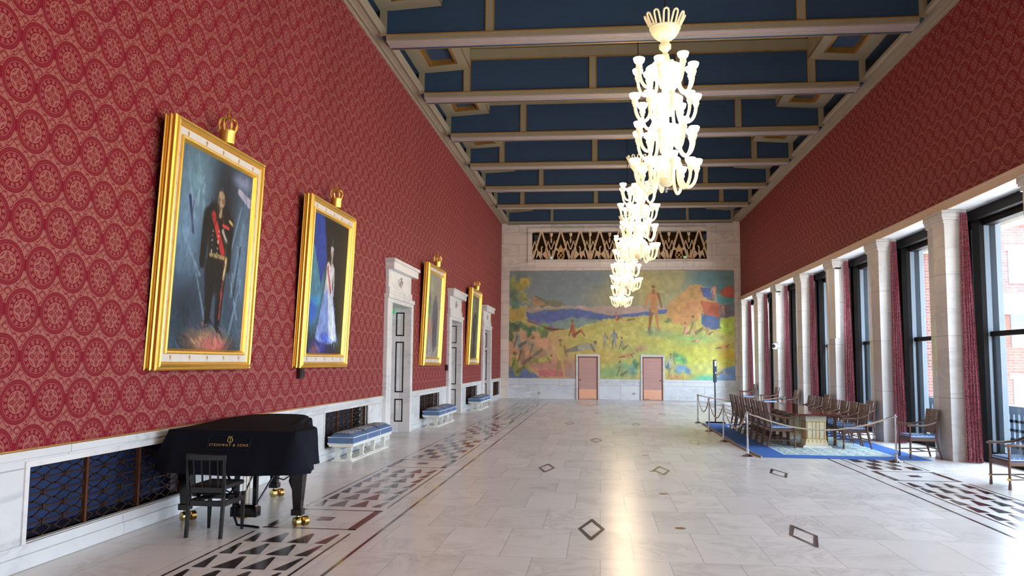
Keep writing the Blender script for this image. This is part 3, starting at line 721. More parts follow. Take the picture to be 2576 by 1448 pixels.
# plain resting and standing bathers (simple generic figures)
def head(K, x, y, r, c):
    mu.ell(*K(x,y), r*.8/mu.a, r, tuple(v*.95 for v in c), 1, .3, .1, .002); a, b = K(x,y)
    mu.ell(a-r*.15/mu.a, b-r*.35, r*.85/mu.a, r*.75, (112,84,50), .9, .35, .1, .002)
def person(K, x, y, h, pose, c, c2=None):
    """K maps sketch coords; y = feet, h = height in sketch px"""
    c2 = c2 or tuple(v*.72 for v in c); u = h/5.172/272
    if pose == 'stand':
        mu.limb(K(x-h*.1,y), K(x-h*.04,y-h*.45), .022*u, .05*u, c2); mu.limb(K(x+h*.1,y), K(x+h*.04,y-h*.45), .022*u, .05*u, c)
        mu.limb(K(x,y-h*.45), K(x,y-h*.78), .075*u, .105*u, c); mu.limb(K(x-h*.1,y-h*.78), K(x-h*.2,y-h*.5), .035*u, .022*u, c); mu.limb(K(x+h*.1,y-h*.78), K(x+h*.17,y-h*.5), .035*u, .022*u, c2)
        mu.limb(K(x,y-h*.8), K(x,y-h*.87), .03*u, .03*u, c2); head(K, x, y-h*.925, .058*u, c)
    elif pose == 'sit':
        mu.limb(K(x,y), K(x-h*.12,y-h*.55), .13*u, .12*u, c); mu.limb(K(x,y-h*.05), K(x+h*.35,y-h*.3), .09*u, .06*u, c2); mu.limb(K(x+h*.35,y-h*.3), K(x+h*.55,y), .06*u, .035*u, c)
        mu.limb(K(x-h*.12,y-h*.5), K(x-h*.28,y), .05*u, .03*u, c2); head(K, x-h*.1, y-h*.76, .1*u, c)
    elif pose == 'lie':
        mu.limb(K(x-h*.5,y), K(x,y-h*.12), .05*u, .12*u, c2); mu.limb(K(x,y-h*.12), K(x+h*.35,y-h*.18), .12*u, .1*u, c); mu.limb(K(x+h*.3,y-h*.2), K(x+h*.42,y), .05*u, .03*u, c2); head(K, x+h*.45, y-h*.26, .075*u, c)
for a in [(A,870,860,250,'sit',(176,92,62)),(A,960,1060,420,'lie',(158,152,130)),(A,690,1370,480,'stand',(190,160,82)),(A,360,1120,300,'sit',(166,142,108)),(A,210,1230,330,'sit',(146,110,84)),
          (A,120,1350,330,'sit',(134,140,60)),(A,430,1210,320,'lie',(176,168,78)),(A,150,1010,280,'sit',(122,138,122)),(A,1275,1010,200,'stand',(160,146,134)),(A,1390,1020,250,'stand',(118,132,150)),
          (A,1430,650,130,'sit',(182,104,72)),(B,160,655,110,'lie',(162,110,72)),(B,455,780,600,'stand',(190,126,74)),(B,60,1030,190,'sit',(150,150,96)),(B,100,1135,200,'lie',(192,130,88)),
          (B,40,1370,230,'sit',(134,146,96)),(B,670,1390,320,'stand',(168,178,136)),(B,1235,410,230,'stand',(206,138,110)),(B,1345,600,170,'stand',(190,110,84)),(B,990,830,290,'sit',(160,148,84)),
          (B,1160,835,140,'sit',(170,130,80)),(B,880,830,180,'sit',(206,146,118)),(B,1000,925,120,'lie',(214,146,118)),(B,1330,1010,170,'lie',(208,128,86)),(B,1265,1350,200,'sit',(178,164,130))]: person(*a)
mu.strokes(1200, .012, .0035, .12, None, .4)
mu.img = mu.img*.88+mu.img.mean(-1, keepdims=True)*.12
mu.img = np.clip(mu.img*.9+np.array([40,38,34.]), 0, 255)
mural = empty('mural', (-4.735, YF-.03, 1.06), 0, 'large colourful painted shore landscape with bathers on the end wall', 'painting')
dcut = [((a+4.735+.04)/11.52, (b+4.735-.04)/11.52) for a, b in doorsF]
mu.finish('painted_surface', M_['mural'], (0,-.012,5.58), (11.52,-.012,5.58), (0,-.012,0), mural, cut=[(a, b, 1-1.2/5.58) for a, b in dcut])
m = MB(); m.box(0,11.52,-.01,.029,1.2,5.58)
for a, b in ((0,-1.2+4.735),(-.06+4.735,2.09+4.735),(3.23+4.735,11.52)): m.box(a,b,-.01,.029,0,1.2)
m.build('panel', M_['marbP'], mural)
# the mural is cut out around the two doors: thin stone casings already cover it there

# portraits
def portrait(kind):
    p = Paint(150, 210, 1.86/2.42)
    U, V = p.U, p.V
    if kind == 0:
        p.img[:] = (56,74,90); p.ell(.2,.15,.35,.35,(104,134,148),.95,.9); p.ell(.12,.42,.28,.35,(106,138,164),.9,.9); p.ell(.6,.25,.22,.4,(30,30,34),.9,.8); p.ell(.9,.5,.16,.5,(86,110,132),.9,.7)
        p.ell(.2,.8,.3,.2,(30,38,48),.8,.9); p.ell(.75,.75,.2,.25,(48,60,78),.7,.8); p.ell(.5,.99,.5,.1,(26,20,20),.95,.6); p.ell(.52,.95,.4,.085,(150,112,90),.9,.6); p.ell(.6,.97,.25,.05,(196,96,96),.7,.7)
        p.ell(.85,.06,.2,.06,(150,150,180),.7,.7); p.limb((.3,.2),(.4,.5),.012,.03,(120,150,170),.5); p.limb((.9,.3),(.78,.7),.02,.012,(120,146,170),.5)
        for s_ in ((.1,.1,.22,.34),(.3,.12,.2,.3),(.12,.45,.34,.62),(.85,.2,.72,.5),(.92,.6,.8,.9),(.3,.62,.45,.85),(.75,.6,.9,.82)): p.limb(s_[:2], s_[2:], .006, .012, (126,152,170), .6)
        p.limb((.15,.25),(.22,.42),.014,.008,(34,44,84),.9); p.limb((.8,.12),(.97,.16),.02,.03,(190,180,196),.8); p.limb((.88,.42),(.82,.72),.006,.006,(18,22,40),.9)
        k = (20,18,20); p.oy = -.045
        p.limb((.47,.62),(.48,.9),.062,.03,k); p.limb((.62,.62),(.62,.92),.062,.03,k)
        p.limb((.54,.36),(.54,.66),.115,.1,k); p.limb((.38,.35),(.36,.6),.042,.032,k); p.limb((.7,.36),(.71,.6),.042,.03,k); p.limb((.44,.33),(.65,.34),.05,.05,k)
        p.limb((.46,.34),(.62,.52),.022,.026,(176,44,42)); p.limb((.46,.55),(.68,.55),.013,.013,(150,130,84)); p.limb((.66,.55),(.64,.88),.006,.004,(160,60,50)); p.limb((.68,.56),(.66,.66),.01,.01,(196,180,130))
        p.limb((.6,.38),(.68,.385),.01,.01,(190,60,60)); p.limb((.6,.41),(.67,.46),.012,.009,(196,186,170),.8); p.limb((.69,.345),(.74,.36),.009,.009,(190,160,90))
        for j in range(5): p.ell(.47,.42+j*.028,.008,.006,(190,190,170)); p.ell(.55,.42+j*.028,.008,.006,(190,190,170))
        p.limb((.55,.3),(.55,.33),.02,.02,(150,126,100)); p.ell(.55,.255,.055,.045,(158,132,104)); p.ell(.58,.25,.03,.03,(104,74,66),.7); p.ell(.55,.222,.05,.02,(178,150,110),.8)
    elif kind == 1:
        p.img[:] = (22,22,24); p.ell(.15,.5,.35,.5,(74,128,150),.95,.5); p.poly([(0,0),(.3,0),(.42,.3),(.3,.5),(.05,.2)], (34,60,140)); p.ell(.1,.7,.2,.12,(40,86,190),.8,.6); p.ell(.2,.62,.15,.05,(60,140,200),.7,.6)
        p.ell(.4,.98,.6,.14,(44,40,70),.9,.6); p.ell(.35,.95,.3,.07,(60,70,160),.8,.7); p.ell(.25,.97,.16,.05,(150,90,64),.6,.7); p.ell(.85,.9,.12,.08,(80,120,110),.6,.7)
        p.poly([(.42,.5),(.62,.5),(.85,.9),(.6,.93),(.25,.9)], (120,142,196)); p.poly([(.5,.52),(.62,.52),(.82,.9),(.6,.88)], (196,206,220)); p.ell(.5,.88,.16,.05,(70,96,214),.8,.7)
        p.limb((.48,.36),(.5,.5),.045,.04,(204,200,200)); p.limb((.58,.36),(.57,.5),.04,.035,(206,200,204)); p.limb((.46,.36),(.42,.55),.016,.012,(180,170,168)); p.limb((.63,.36),(.66,.56),.014,.01,(200,190,190))
        p.limb((.46,.36),(.58,.54),.012,.014,(170,50,56)); p.limb((.56,.28),(.56,.34),.012,.014,(176,150,140)); p.ell(.55,.25,.04,.04,(168,146,136)); p.ell(.55,.215,.045,.025,(180,176,178))
    elif kind == 2:
        p.img[:] = (140,136,122); p.ell(.3,.2,.3,.2,(158,152,134),.8,.8); p.ell(.3,.65,.3,.14,(170,120,108),.8,.7); p.ell(.4,.9,.5,.2,(150,138,140),.9,.7); p.ell(.2,.42,.14,.1,(96,128,84),.8,.6); p.ell(.2,.3,.1,.1,(70,76,120),.6,.6)
        p.poly([(.45,.32),(.75,.32),(.82,.85),(.6,.95),(.48,.8)], (82,80,88)); p.limb((.6,.3),(.6,.5),.08,.09,(96,94,102)); p.ell(.6,.22,.05,.05,(150,124,104)); p.ell(.6,.19,.05,.03,(150,146,140))
        p.limb((.45,.4),(.4,.6),.03,.02,(100,98,106)); p.limb((.76,.4),(.8,.6),.03,.02,(90,88,96))
    else:
        p.img[:] = (92,96,86); p.ell(.3,.2,.35,.25,(124,124,108),.8,.8); p.ell(.5,.92,.6,.2,(66,60,54),.9,.7); p.ell(.2,.5,.15,.2,(110,96,84),.6,.7)
        k = (36,40,52); p.limb((.5,.58),(.46,.9),.06,.03,k); p.limb((.6,.58),(.64,.9),.06,.03,k); p.limb((.55,.34),(.55,.6),.12,.11,k); p.limb((.4,.36),(.34,.58),.04,.03,k); p.limb((.7,.36),(.76,.56),.04,.03,k)
        p.limb((.55,.36),(.6,.56),.02,.02,(150,140,120)); p.ell(.55,.24,.055,.05,(158,130,108)); p.ell(.55,.2,.055,.025,(90,76,60))
    return p
def crown(parent, y, z):
    r = empty('crown', (0, y, z)); r.parent = parent; r.scale = (.82,.82,1.08)
    m = MB(); m.lathe([(.115,0),(.12,.02),(.12,.14),(.13,.16),(.105,.16),(.1,.02),(.115,0)], n=20)
    for k in range(8):
        a = k*PI/4; m.lathe([(0,.16),(.018,.18),(.012,.21),(0,.225)], (.118*math.cos(a),.118*math.sin(a),0), 6)
    m.build('circlet', M_['gold'], r)
    m = MB()
    for k in range(8):
        a = k*PI/4; m.tube([((.12+.05*math.sin(PI*t))*(1-t**2.2)*math.cos(a), (.12+.05*math.sin(PI*t))*(1-t**2.2)*math.sin(a), .15+.17*math.sin(t*PI*.62)) for t in [j/9 for j in range(10)]], .011, 6)
    m.lathe([(0,.3),(.022,.305),(.03,.33),(.022,.355),(0,.36)], n=10)
    m.box(-.006,.006,-.006,.006,.35,.43); m.box(-.006,.006,-.028,.028,.385,.4)
    m.build('arches', M_['gold'], r)
def framed(yc, kind, label, crownlabel):
    W_, H_ = 2.54, 3.0
    r = empty('portrait_painting', (XL+.1, yc, 1.76), 0, label, 'painting', 'gilt framed royal portraits on the left wall')
    r.rotation_euler = (0, math.radians(2.3), 0)
    hw = W_/2
    def ringframe(prof, name, mat):
        """prof: (inset from outer edge, depth x) loop lofted round the rectangle"""
        m = MB(); n_ = len(prof); vs = []
        for (ins, d) in prof:
            vs += [(d,-hw+ins,ins),(d,hw-ins,ins),(d,hw-ins,H_-ins),(d,-hw+ins,H_-ins)]
        fs = []
        for i in range(n_-1):
            for k in range(4):
                l = (k+1) % 4; fs.append((i*4+k, i*4+l, (i+1)*4+l, (i+1)*4+k))
        m.add(vs, fs); return m.build(name, mat, r)
    ringframe([(0,-.098),(.03,-.08),(.012,-.06),(.0,-.03),(.018,-.012),(.004,.0),(0,.03),(.015,.05),(.03,.04),(.042,.062),(.06,.07),(.075,.055),(.085,.03),(.095,.035),(.105,.02)], 'outer_moulding', M_['gold'])
    bd = ringframe([(.105,.02),(.195,.012)], 'pale_band', M_['cream_frame'])
    ringframe([(.195,.012),(.2,.035),(.212,.045),(.232,.04),(.245,.02),(.262,-.01)], 'inner_moulding', M_['gold'])
    ms_ = []
    for zz in (.15, H_-.15):
        for k in range(5):
            y = -hw+.35+k*(W_-.7)/4
            m = MB(); ms_.append(m); m.box(.014,.02,y-.006,y+.006,zz-.03,zz+.03); m.box(.014,.02,y-.022,y+.022,zz+.0,zz+.01); m.box(.014,.02,y-.014,y+.014,zz+.02,zz+.028)
    for yy in (-hw+.15, hw-.15):
        for k in range(7):
            z = .45+k*(H_-.9)/6; m = MB(); ms_.append(m); m.box(.014,.02,yy-.006,yy+.006,z-.03,z+.03); m.box(.014,.02,yy-.022,yy+.022,z,z+.01)
    for m in ms_: m.build('gilt_motif', M_['gold_dull'], bd)
    p = portrait(kind); x = -.01; p.strokes(260, .05, .007, .3, PI/2, .5); p.strokes(160, .03, .006, .5, None, .6, (0,.84,1,1))
    p.finish('canvas', M_['canvas'], (x,-hw+.25,H_-.25), (x,hw-.25,H_-.25), (x,-hw+.25,.25), r)
    MB().box(-.099,-.03,-hw+.05,hw-.05,.05,H_-.05).build('backing', M_['blackwood'], r)
    crown(r, .1, H_+.0)
    return r
framed(10.12, 0, 'gilt framed portrait of a person in black uniform with red sash, nearest the camera', 0)
framed(14.66, 1, 'gilt framed portrait of a person in a long pale blue gown, second from the camera', 0)
framed(24.35, 2, 'gilt framed pale portrait hanging between the two nearest doorways', 0)
framed(32.45, 3, 'gilt framed dark portrait hanging beside the farthest doorway', 0)
for y, lab in ((13.68,'small dark box on the damask under the gown portrait'), (27.2,'small dark box on the damask beside the second doorway')):
    t_ = empty('wall_box', (XL, y, 1.58), 0, lab, 'wall box', 'dark boxes on the left wall')
    MB().box(0,.08,-.09,.09,0,.2).build('housing', M_['iron'], t_, bevel=.008); MB().box(.08,.085,-.07,.07,.03,.17).build('front', M_['black'], t_)

# ------------------------------------------------------------ ceiling
XI0, XI1 = -4.75, 6.63
cl = struct(MB().box(XL-.3, XR+.3, YB-.3, YF+.4, 10.35, 10.5).build('ceiling', M_['ceil_cream']))
bluec = MB(); 
beamY = [17.3+3.98*k for k in range(-5, 6)]
for i, y in enumerate(beamY):
    k = i-5; odd = (k % 2 == 0)      # beam 17.3 has two posts
    r = empty('trim_%d' % (i+1), (0, y, 9.02), 0, None, None, None, 'structure')
    MB().box(XI0-.1, XI1+.1, .03, .5, .06, 1.32).build('blue_face', M_['ceil_blue'], r)
    m = MB()
    m.box(XI0,XI1,0,.53,.0,.04); m.box(XI0,XI1,-.015,.03,.04,.11)
    posts = [-2.42, 4.24] if odd else [-3.58, -.19, 2.08, 5.44]
    for px in posts+[XI0-.08, XI1+.08]: m.box(px-.08,px+.08,0,.03,.11,1.02)
    m.box(XI0-.16,XI1+.16,0,.03,1.02,1.31)
    m.build('cream_bands', M_['ceil_cream'], r)
    m = MB()
    for a, b in ((.0,.05),(.07,.13),(.15,.21),(.24,.3),(.33,.38)): m.box(XI0,XI1,a,b,-.03,.0)
    m.build('ribs', M_['ceil_pink'], r)
    MB().box(XI0,XI1,.42,.5,-.015,.0).build('blue_strip', M_['ceil_blue'], r)
    m = MB(); m.box(XI0,XI1,.505,.53,-.02,.0); m.box(XI0,XI1,-.02,.03,.11,.135)
    for px in posts:
        m.box(px-.1,px-.08,-.005,.03,.135,1.0); m.box(px+.08,px+.1,-.005,.03,.135,1.0)
    if not odd: m.box(-3.5,5.36,-.01,.03,1.0,1.02)
    m.build('gilt_fillets', M_['gold_dull'], r)
# side soffits with gilt-framed coffers, one on each side of every bay
sf = MB(); sfg = MB(); sfb = MB(); sfd = MB(); blk = MB(); post = MB(); edge = MB()
ys = [YB]+[v for v in beamY]+[YF-.3]
for j in range(len(ys)-1):
    ya = ys[j]+(.53 if j else 0); yb = ys[j+1]
    for s_, xo, xi in ((-1, XI0, -3.5), (1, XI1, 5.37)):
        lo, hi = 9.69, 9.77
        def zz(x): return lo+(hi-lo)*abs(x-xo)/1.25
        xa, xb = (xo+.22*(1 if s_ < 0 else -1), xi-.25*(1 if s_ < 0 else -1))
        yc0, yc1 = ya+.3, yb-.45
        def slab(m, x0, x1, y0, y1, dz=0, t=.06):
            z0, z1 = zz(x0)+dz, zz(x1)+dz
            m.add([(x0,y0,z0),(x1,y0,z1),(x1,y1,z1),(x0,y1,z0),(x0,y0,z0+t),(x1,y0,z1+t),(x1,y1,z1+t),(x0,y1,z0+t)], [(0,3,2,1),(4,5,6,7),(0,1,5,4),(1,2,6,5),(2,3,7,6),(3,0,4,7)])
        xo2 = xo-.15 if s_ < 0 else xo+.15
        slab(sf, xo2, xa, ya, yb); slab(sf, xb, xi, ya, yb); slab(sf, xa, xb, ya, yc0); slab(sf, xa, xb, yc1, yb)
        # coffer sides and recessed blue panel
        t = .07
        for (a, b, c, d) in ((xa, xa+(t if s_<0 else -t), yc0, yc1), (xb-(t if s_<0 else -t), xb, yc0, yc1), (xa, xb, yc0, yc0+t), (xa, xb, yc1-t, yc1)): slab(sfg, a, b, c, d, .005, .14)
        slab(sfb, xa, xb, yc0, yc1, .14, .02)
        # inner upstand
        sf.box(min(xi,xi+s_*.06), max(xi,xi+s_*.06), ya, yb, 9.77, 10.35)
        sfd.box(min(xi,xi-s_*.012), max(xi,xi-s_*.012), ya, yb, 9.78, 9.8)
        # recess behind the cornice
        xw = XL if s_ < 0 else XR
        sfd2 = (min(xw, xo2), max(xw, xo2))
        bluec.box(sfd2[0], sfd2[1], ya-.53, yb, 9.7, 9.76)
        bluec.box(xw-.02 if s_ > 0 else xw, xw if s_ > 0 else xw+.02, ya-.53, yb, 9.2, 9.75)
        bx = xw-.03 if s_ > 0 else xw+.02
        blk.box(bx, bx+.012, ya+.6, yb-.9, 9.36, 9.62)
sf.build('side_soffit', M_['ceil_cream'], cl); sfg.build('coffer_frame', M_['gold_dull'], cl); sfb.build('coffer_panel', M_['ceil_blue'], cl)
sfd.build('gilt_line', M_['gold_dull'], cl); bluec.build('recess_panel', M_['ceil_dark'], cl); blk.build('vent_slot', M_['black'], cl)
# last face against the end wall
r = empty('trim_20', (0, YF-.35, 9.1), 0, None, None, None, 'structure')
MB().box(XI0-.1, XI1+.1, .03, .3, 0, 1.3).build('blue_face', M_['ceil_blue'], r)
m = MB()
for px in (-2.5, 4.45, XI0-.08, XI1+.08): m.box(px-.07,px+.07,0,.03,.1,1.3)
m.box(XI0-.1,XI1+.1,-.01,.03,0,.12); m.build('cream_bands', M_['ceil_cream'], r)
# cornices
def cornice(name, s_, xw):
    m = MB()
    P_ = [(0,9.13),(.03,9.13),(.03,9.16),(.1,9.17),(.1,9.15),(.13,9.15),(.13,9.18),(.3,9.19),(.3,9.165),(.33,9.165),(.33,9.2),(.4,9.22),(.4,9.3),(0,9.3)]
    m.ext([(xw-s_*a, z) for a, z in P_], 1, YB, YF)
    return struct(m.build(name, M_['cornice']))
cornice('trim_21', -1, XL); cornice('trim_22', 1, XR)
m = MB(); m.box(XL, XR, YF-.12, YF, 9.2, 9.32); m.box(XL, XR, YF-.3, YF-.0, 9.32, 9.42); struct(m.build('trim_23', M_['cornice'], bevel=.01))

# ------------------------------------------------------------ right side: damask, lintel, columns, windows
m = MB().box(XR, XR+.5, YB, YF, ZL, ZC+1.2); struct(m.build('wall_right', M_['wallR']))
struct(MB().box(7.035, 8.0, YB, YF, 5.062, ZL-.01).build('trim_25', M_['marbR']))  # lintel soffit, cool window light put into its paler stone
m = MB(); m.box(7.0, 7.035, YB, YF, 5.06, ZL); m.box(7.04, 7.5, YB, YF, ZL, ZL+.02)
m.box(6.985, 7.02, YB, YF, 5.21, ZL); struct(m.build('trim_24', M_['lintel'], bevel=.005))
def column(k, full=True):
    y = Y0C+BAY*k
    r = empty('marble_column', (0, y, 0))
    m = MB()
    pts = [(6.985,0),(6.925,.43),(6.985,.86),(7.25,.9),(7.43,.86),(7.43,0),(7.25,-.02)] if full else [(6.96,0),(6.94,.43),(6.96,1.2),(7.6,1.2),(7.6,0)]
    n_ = len(pts)
    vs = [(x, yy, 0) for x, yy in pts]+[(x-(.0 if x > 7.2 else .0), yy, 4.79) for x, yy in pts]
    m.add(vs, [tuple(range(n_-1,-1,-1)), tuple(range(n_,2*n_))]+[(i,(i+1)%n_,n_+(i+1)%n_,n_+i) for i in range(n_)])
    m.build('shaft', M_['marbC'], r)
    m = MB()
    for z0, z1, e in ((4.79,4.87,.03),(4.87,4.92,.05),(4.92,5.06,.065)): m.box(6.985-e,7.4,-e,(.86 if full else 1.2)+e,z0,z1)
    m.build('capital', M_['marbC'], r, bevel=.006)
    m = MB(); m.box(6.9,7.56,-.02,(.88 if full else 1.2),0,.0) if 0 else None
    return r
names = ['marble window pillar at the right edge of the view', 'marble window pillar beside the nearest full curtain', 'marble window pillar behind the near end of the table chairs',
         'marble window pillar with a tall white loudspeaker panel beside the table', 'marble window pillar just beyond the far end of the blue rug', 'marble window pillar carrying the round security camera', 'farthest free-standing marble window pillar', 'half pillar in the corner by the end wall']
for k in range(-1, 7):
    r = column(k, k < 6); tag(r, names[k+1], 'pillar', 'marble pillars between the windows')
for k in (-2, -3, -4, -5):
    r = column(k); r.name = 'trim_%d' % (30-k); struct(r)
def curtain(k, label):
    y = Y0C+BAY*k; m = MB(); nz, nt = 26, 40
    vs = []; fs = []
    for i in range(nz+1):
        t = i/nz; z = 4.98-t*4.965
        x0 = 7.255-.06*t; x1 = 7.385+.045*t**.8; yb_ = y-.12-.06*t
        for j in range(nt+1):
            u = j/nt; w_ = .035+.03*t
            vs.append((x0+(x1-x0)*u, yb_+w_*math.sin(u*2*PI*4.5+.8*math.sin(3*t))-.12*u*t, z))
        for j in range(nt+1):
            u = 1-j/nt; vs.append((x0+(x1-x0)*u, yb_+w_*math.sin(u*2*PI*4.5+.8*math.sin(3*t))+.06-.12*u*t, z))
    W2 = 2*(nt+1)
    for i in range(nz):
        for j in range(W2):
            l = (j+1) % W2; fs.append((i*W2+j, i*W2+l, (i+1)*W2+l, (i+1)*W2+j))
    fs.append(tuple(range(W2))); fs.append(tuple(range(nz*W2+W2-1, nz*W2-1, -1)))
    m.add(vs, fs); m.sm = True
    if label:
        r = empty('curtain', (0,0,0), 0, label, 'curtain', 'red damask curtains at the windows')
        m.build('drape', M_['curtain'], r)
        ln = MB(); ln.add([(7.38,y-.02,4.97),(7.395,y-.02,4.97),(7.455,y-.02,.03),(7.425,y-.06,.03),(7.38,y+.02,4.97),(7.395,y+.02,4.97),(7.455,y+.02,.03),(7.425,y+.02,.03)], [(0,1,2,3),(4,7,6,5),(0,4,5,1),(1,5,6,2),(2,6,7,3),(3,7,4,0)])
        ln.build('pale_lining', M_['sheer'], r)
cn = ['red damask curtain beside the nearest marble pillar in full view', 'red damask curtain behind the near end of the rug', 'red damask curtain behind the near table chairs', 'red damask curtain behind the middle table chairs',
      'red damask curtain behind the far end of the table', 'red damask curtain behind the second farthest wall chair', 'farthest red damask curtain by the end wall']
for k in range(0, 7): curtain(k, cn[k])
def window(k, n_):
    y0 = Y0C+BAY*k+.86; y1 = Y0C+BAY*(k+1)
    if n_ == 99: y0 = YB+.1
    r = empty('window_%d' % n_, (XGL, (y0+y1)/2, 0), 0, None, None, None, 'structure'); h = (y1-y0)/2
    m = MB()
    m.box(-.2,-.1,h-.03,h+.3,0,5.06); m.box(-.2,-.1,-h-.3,-h+.03,0,5.06); m.box(-.3,.1,-h-.3,h+.3,4.86,5.06); m.box(-.12,.1,-h,h,4.74,4.86)
    m.box(-.06,.06,-h,h,2.49,2.59); m.box(-.1,.08,-h,h,.0,.2); m.box(-.03,.02,h-.05,h-.03,.2,2.49); m.box(-.03,.02,-h+.03,-h+.05,.2,2.49)
    m.build('window_frame', M_['bronze_dark'], r, bevel=.006)
    m = MB(); m.box(-.1,.0,h-.02,h+.3,.2,4.74); m.box(-.1,.0,-h-.3,-h+.02,.2,4.74); m.build('jamb_lining', M_['lining'], r)
    m = MB(); m.quad((0,-h,.2),(0,h,.2),(0,h,4.8),(0,-h,4.8)); m.build('glass', M_['glass'], r)
    return r, y0, y1
for i, k in enumerate(range(-6, 6)):
    r, y0, y1 = window(k, i+1)
    ld = bpy.data.lights.new('daylight_portal', 'AREA'); ld.shape = 'RECTANGLE'; ld.size = 4.6; ld.size_y = y1-y0
    ld.cycles.is_portal = True
    lo = bpy.data.objects.new('daylight_portal', ld); COL.objects.link(lo); lo.location = (XGL+.14, (y0+y1)/2, 2.5); lo.rotation_euler = (0, PI/2, 0)
# short solid end behind the camera
m = MB(); m.box(XL-.3, 7.97, YB-.3, YB, 0, 10.5); struct(m.build('wall_back', M_['marbP']))
struct(MB().box(7.55, 8.0, Y0C+BAY*6, YF, 0, 5.06).build('wall_corner', M_['marbP']))

# loggia outside
lg = empty('loggia', (8.0, 0, 0), 0, 'brick and concrete balcony outside the windows', 'balcony')
MB().box(-.02, 1.3, YB, 46, -.25, -.03).build('paving', M_['paving'], lg)
m = MB(); m.box(.08, 1.0, YB, 46, 5.3, 5.6); m.box(.9, 1.25, YB, 46, 5.02, 5.6); m.build('soffit', M_['concrete'], lg)
m = MB()
for k in range(-4, 6): m.box(-.04,.07,Y0C+4*k-.02,Y0C+4*k+.9,-.02,5.3)
m.build('outer_reveal', plain('blue_grey_stone', rgb(150,162,170), .7), lg)
for k in range(-4, 8):
    MB().box(.85, 1.2, 15.9+4*k, 17.0+4*k, -.25, 5.02).build('brick_pier', M_['brick'], lg)
for k in range(-1, 5):
    y0 = 17.0+4*k; y1 = 19.9+4*k; m = MB()
    m.box(.95,1.1,y0,y1,.86,1.03); m.box(.98,1.07,y0,y1,-.05,.12); m.box(.99,1.05,y0,y1,.12,.2)
    nb = 13
    for j in range(nb+1): yy = y0+(y1-y0)*j/nb; m.box(.99,1.05,yy-.07,yy+.07,.12,.86)
    for zz_ in (.3,.5,.7): m.box(.99,1.05,y0,y1,zz_-.03,zz_+.03)
    m.build('iron_balustrade', M_['slate'], lg)
hb = empty('brick_house', (22, 62, -4), 0, 'pale red brick house seen through the nearest window', 'building')
MB().box(0,32,0,8,0,16.1).build('wall', M_['brickfar'], hb)
MB().box(-.3,32.3,-.3,8,16.1,16.5).build('parapet', M_['concrete'], hb)
m = MB()
for j in range(5):
    for l in range(3): m.box(2.2+j*5,4.6+j*5,-.08,.05,2.6+l*4.6,5.0+l*4.6)
m.build('window', M_['slate'], hb)
m = MB()
for j in range(5):
    for l in range(3): m.box(2.0+j*5,4.8+j*5,-.14,.0,5.0+l*4.6,5.4+l*4.6)
m.build('window_lintel', M_['white_metal'], hb)
MB().box(-2,20,-6,-.2,9.6,10.6).build('terrace_band', M_['white_metal'], hb)

# white column loudspeakers and camera on the pillars
for y, z0, z1, lab in ((24.95, 2.67, 4.72, 'tall white loudspeaker panel on the pillar beside the middle of the table'), (33.0, 2.75, 4.72, 'tall white loudspeaker panel on the far pillar above the camera')):
    t_ = empty('column_loudspeaker', (6.85, y, z0), 0, lab, 'loudspeaker', 'white column loudspeakers')
    MB().box(-.06,.06,-.36,.3,0,z1-z0).build('cabinet', M_['white_metal'], t_, bevel=.01); m = MB(); m.box(.06,.2,.2,.6,z1-z0-.1,z1-z0-.04); m.box(-.03,.12,-.42,-.36,z1-z0-.05,z1-z0); m.build('bracket', M_['black'], t_)
t_ = empty('security_camera', (6.8, 33.2, 2.6), 0, 'small white security camera with round dark lens on a far pillar', 'camera')
MB().box(-.05,.12,-.1,.1,-.12,.12).build('housing', M_['plastic_w'], t_, bevel=.03); MB().box(.04,.25,.05,.3,-.03,.03).build('bracket', M_['plastic_w'], t_)
o = MB().lathe([(.07,0),(.07,.03),(0,.05)], n=16).build('lens', M_['black'], t_, (-.03,-.1,.0)); o.rotation_euler = (PI/2,0,0)

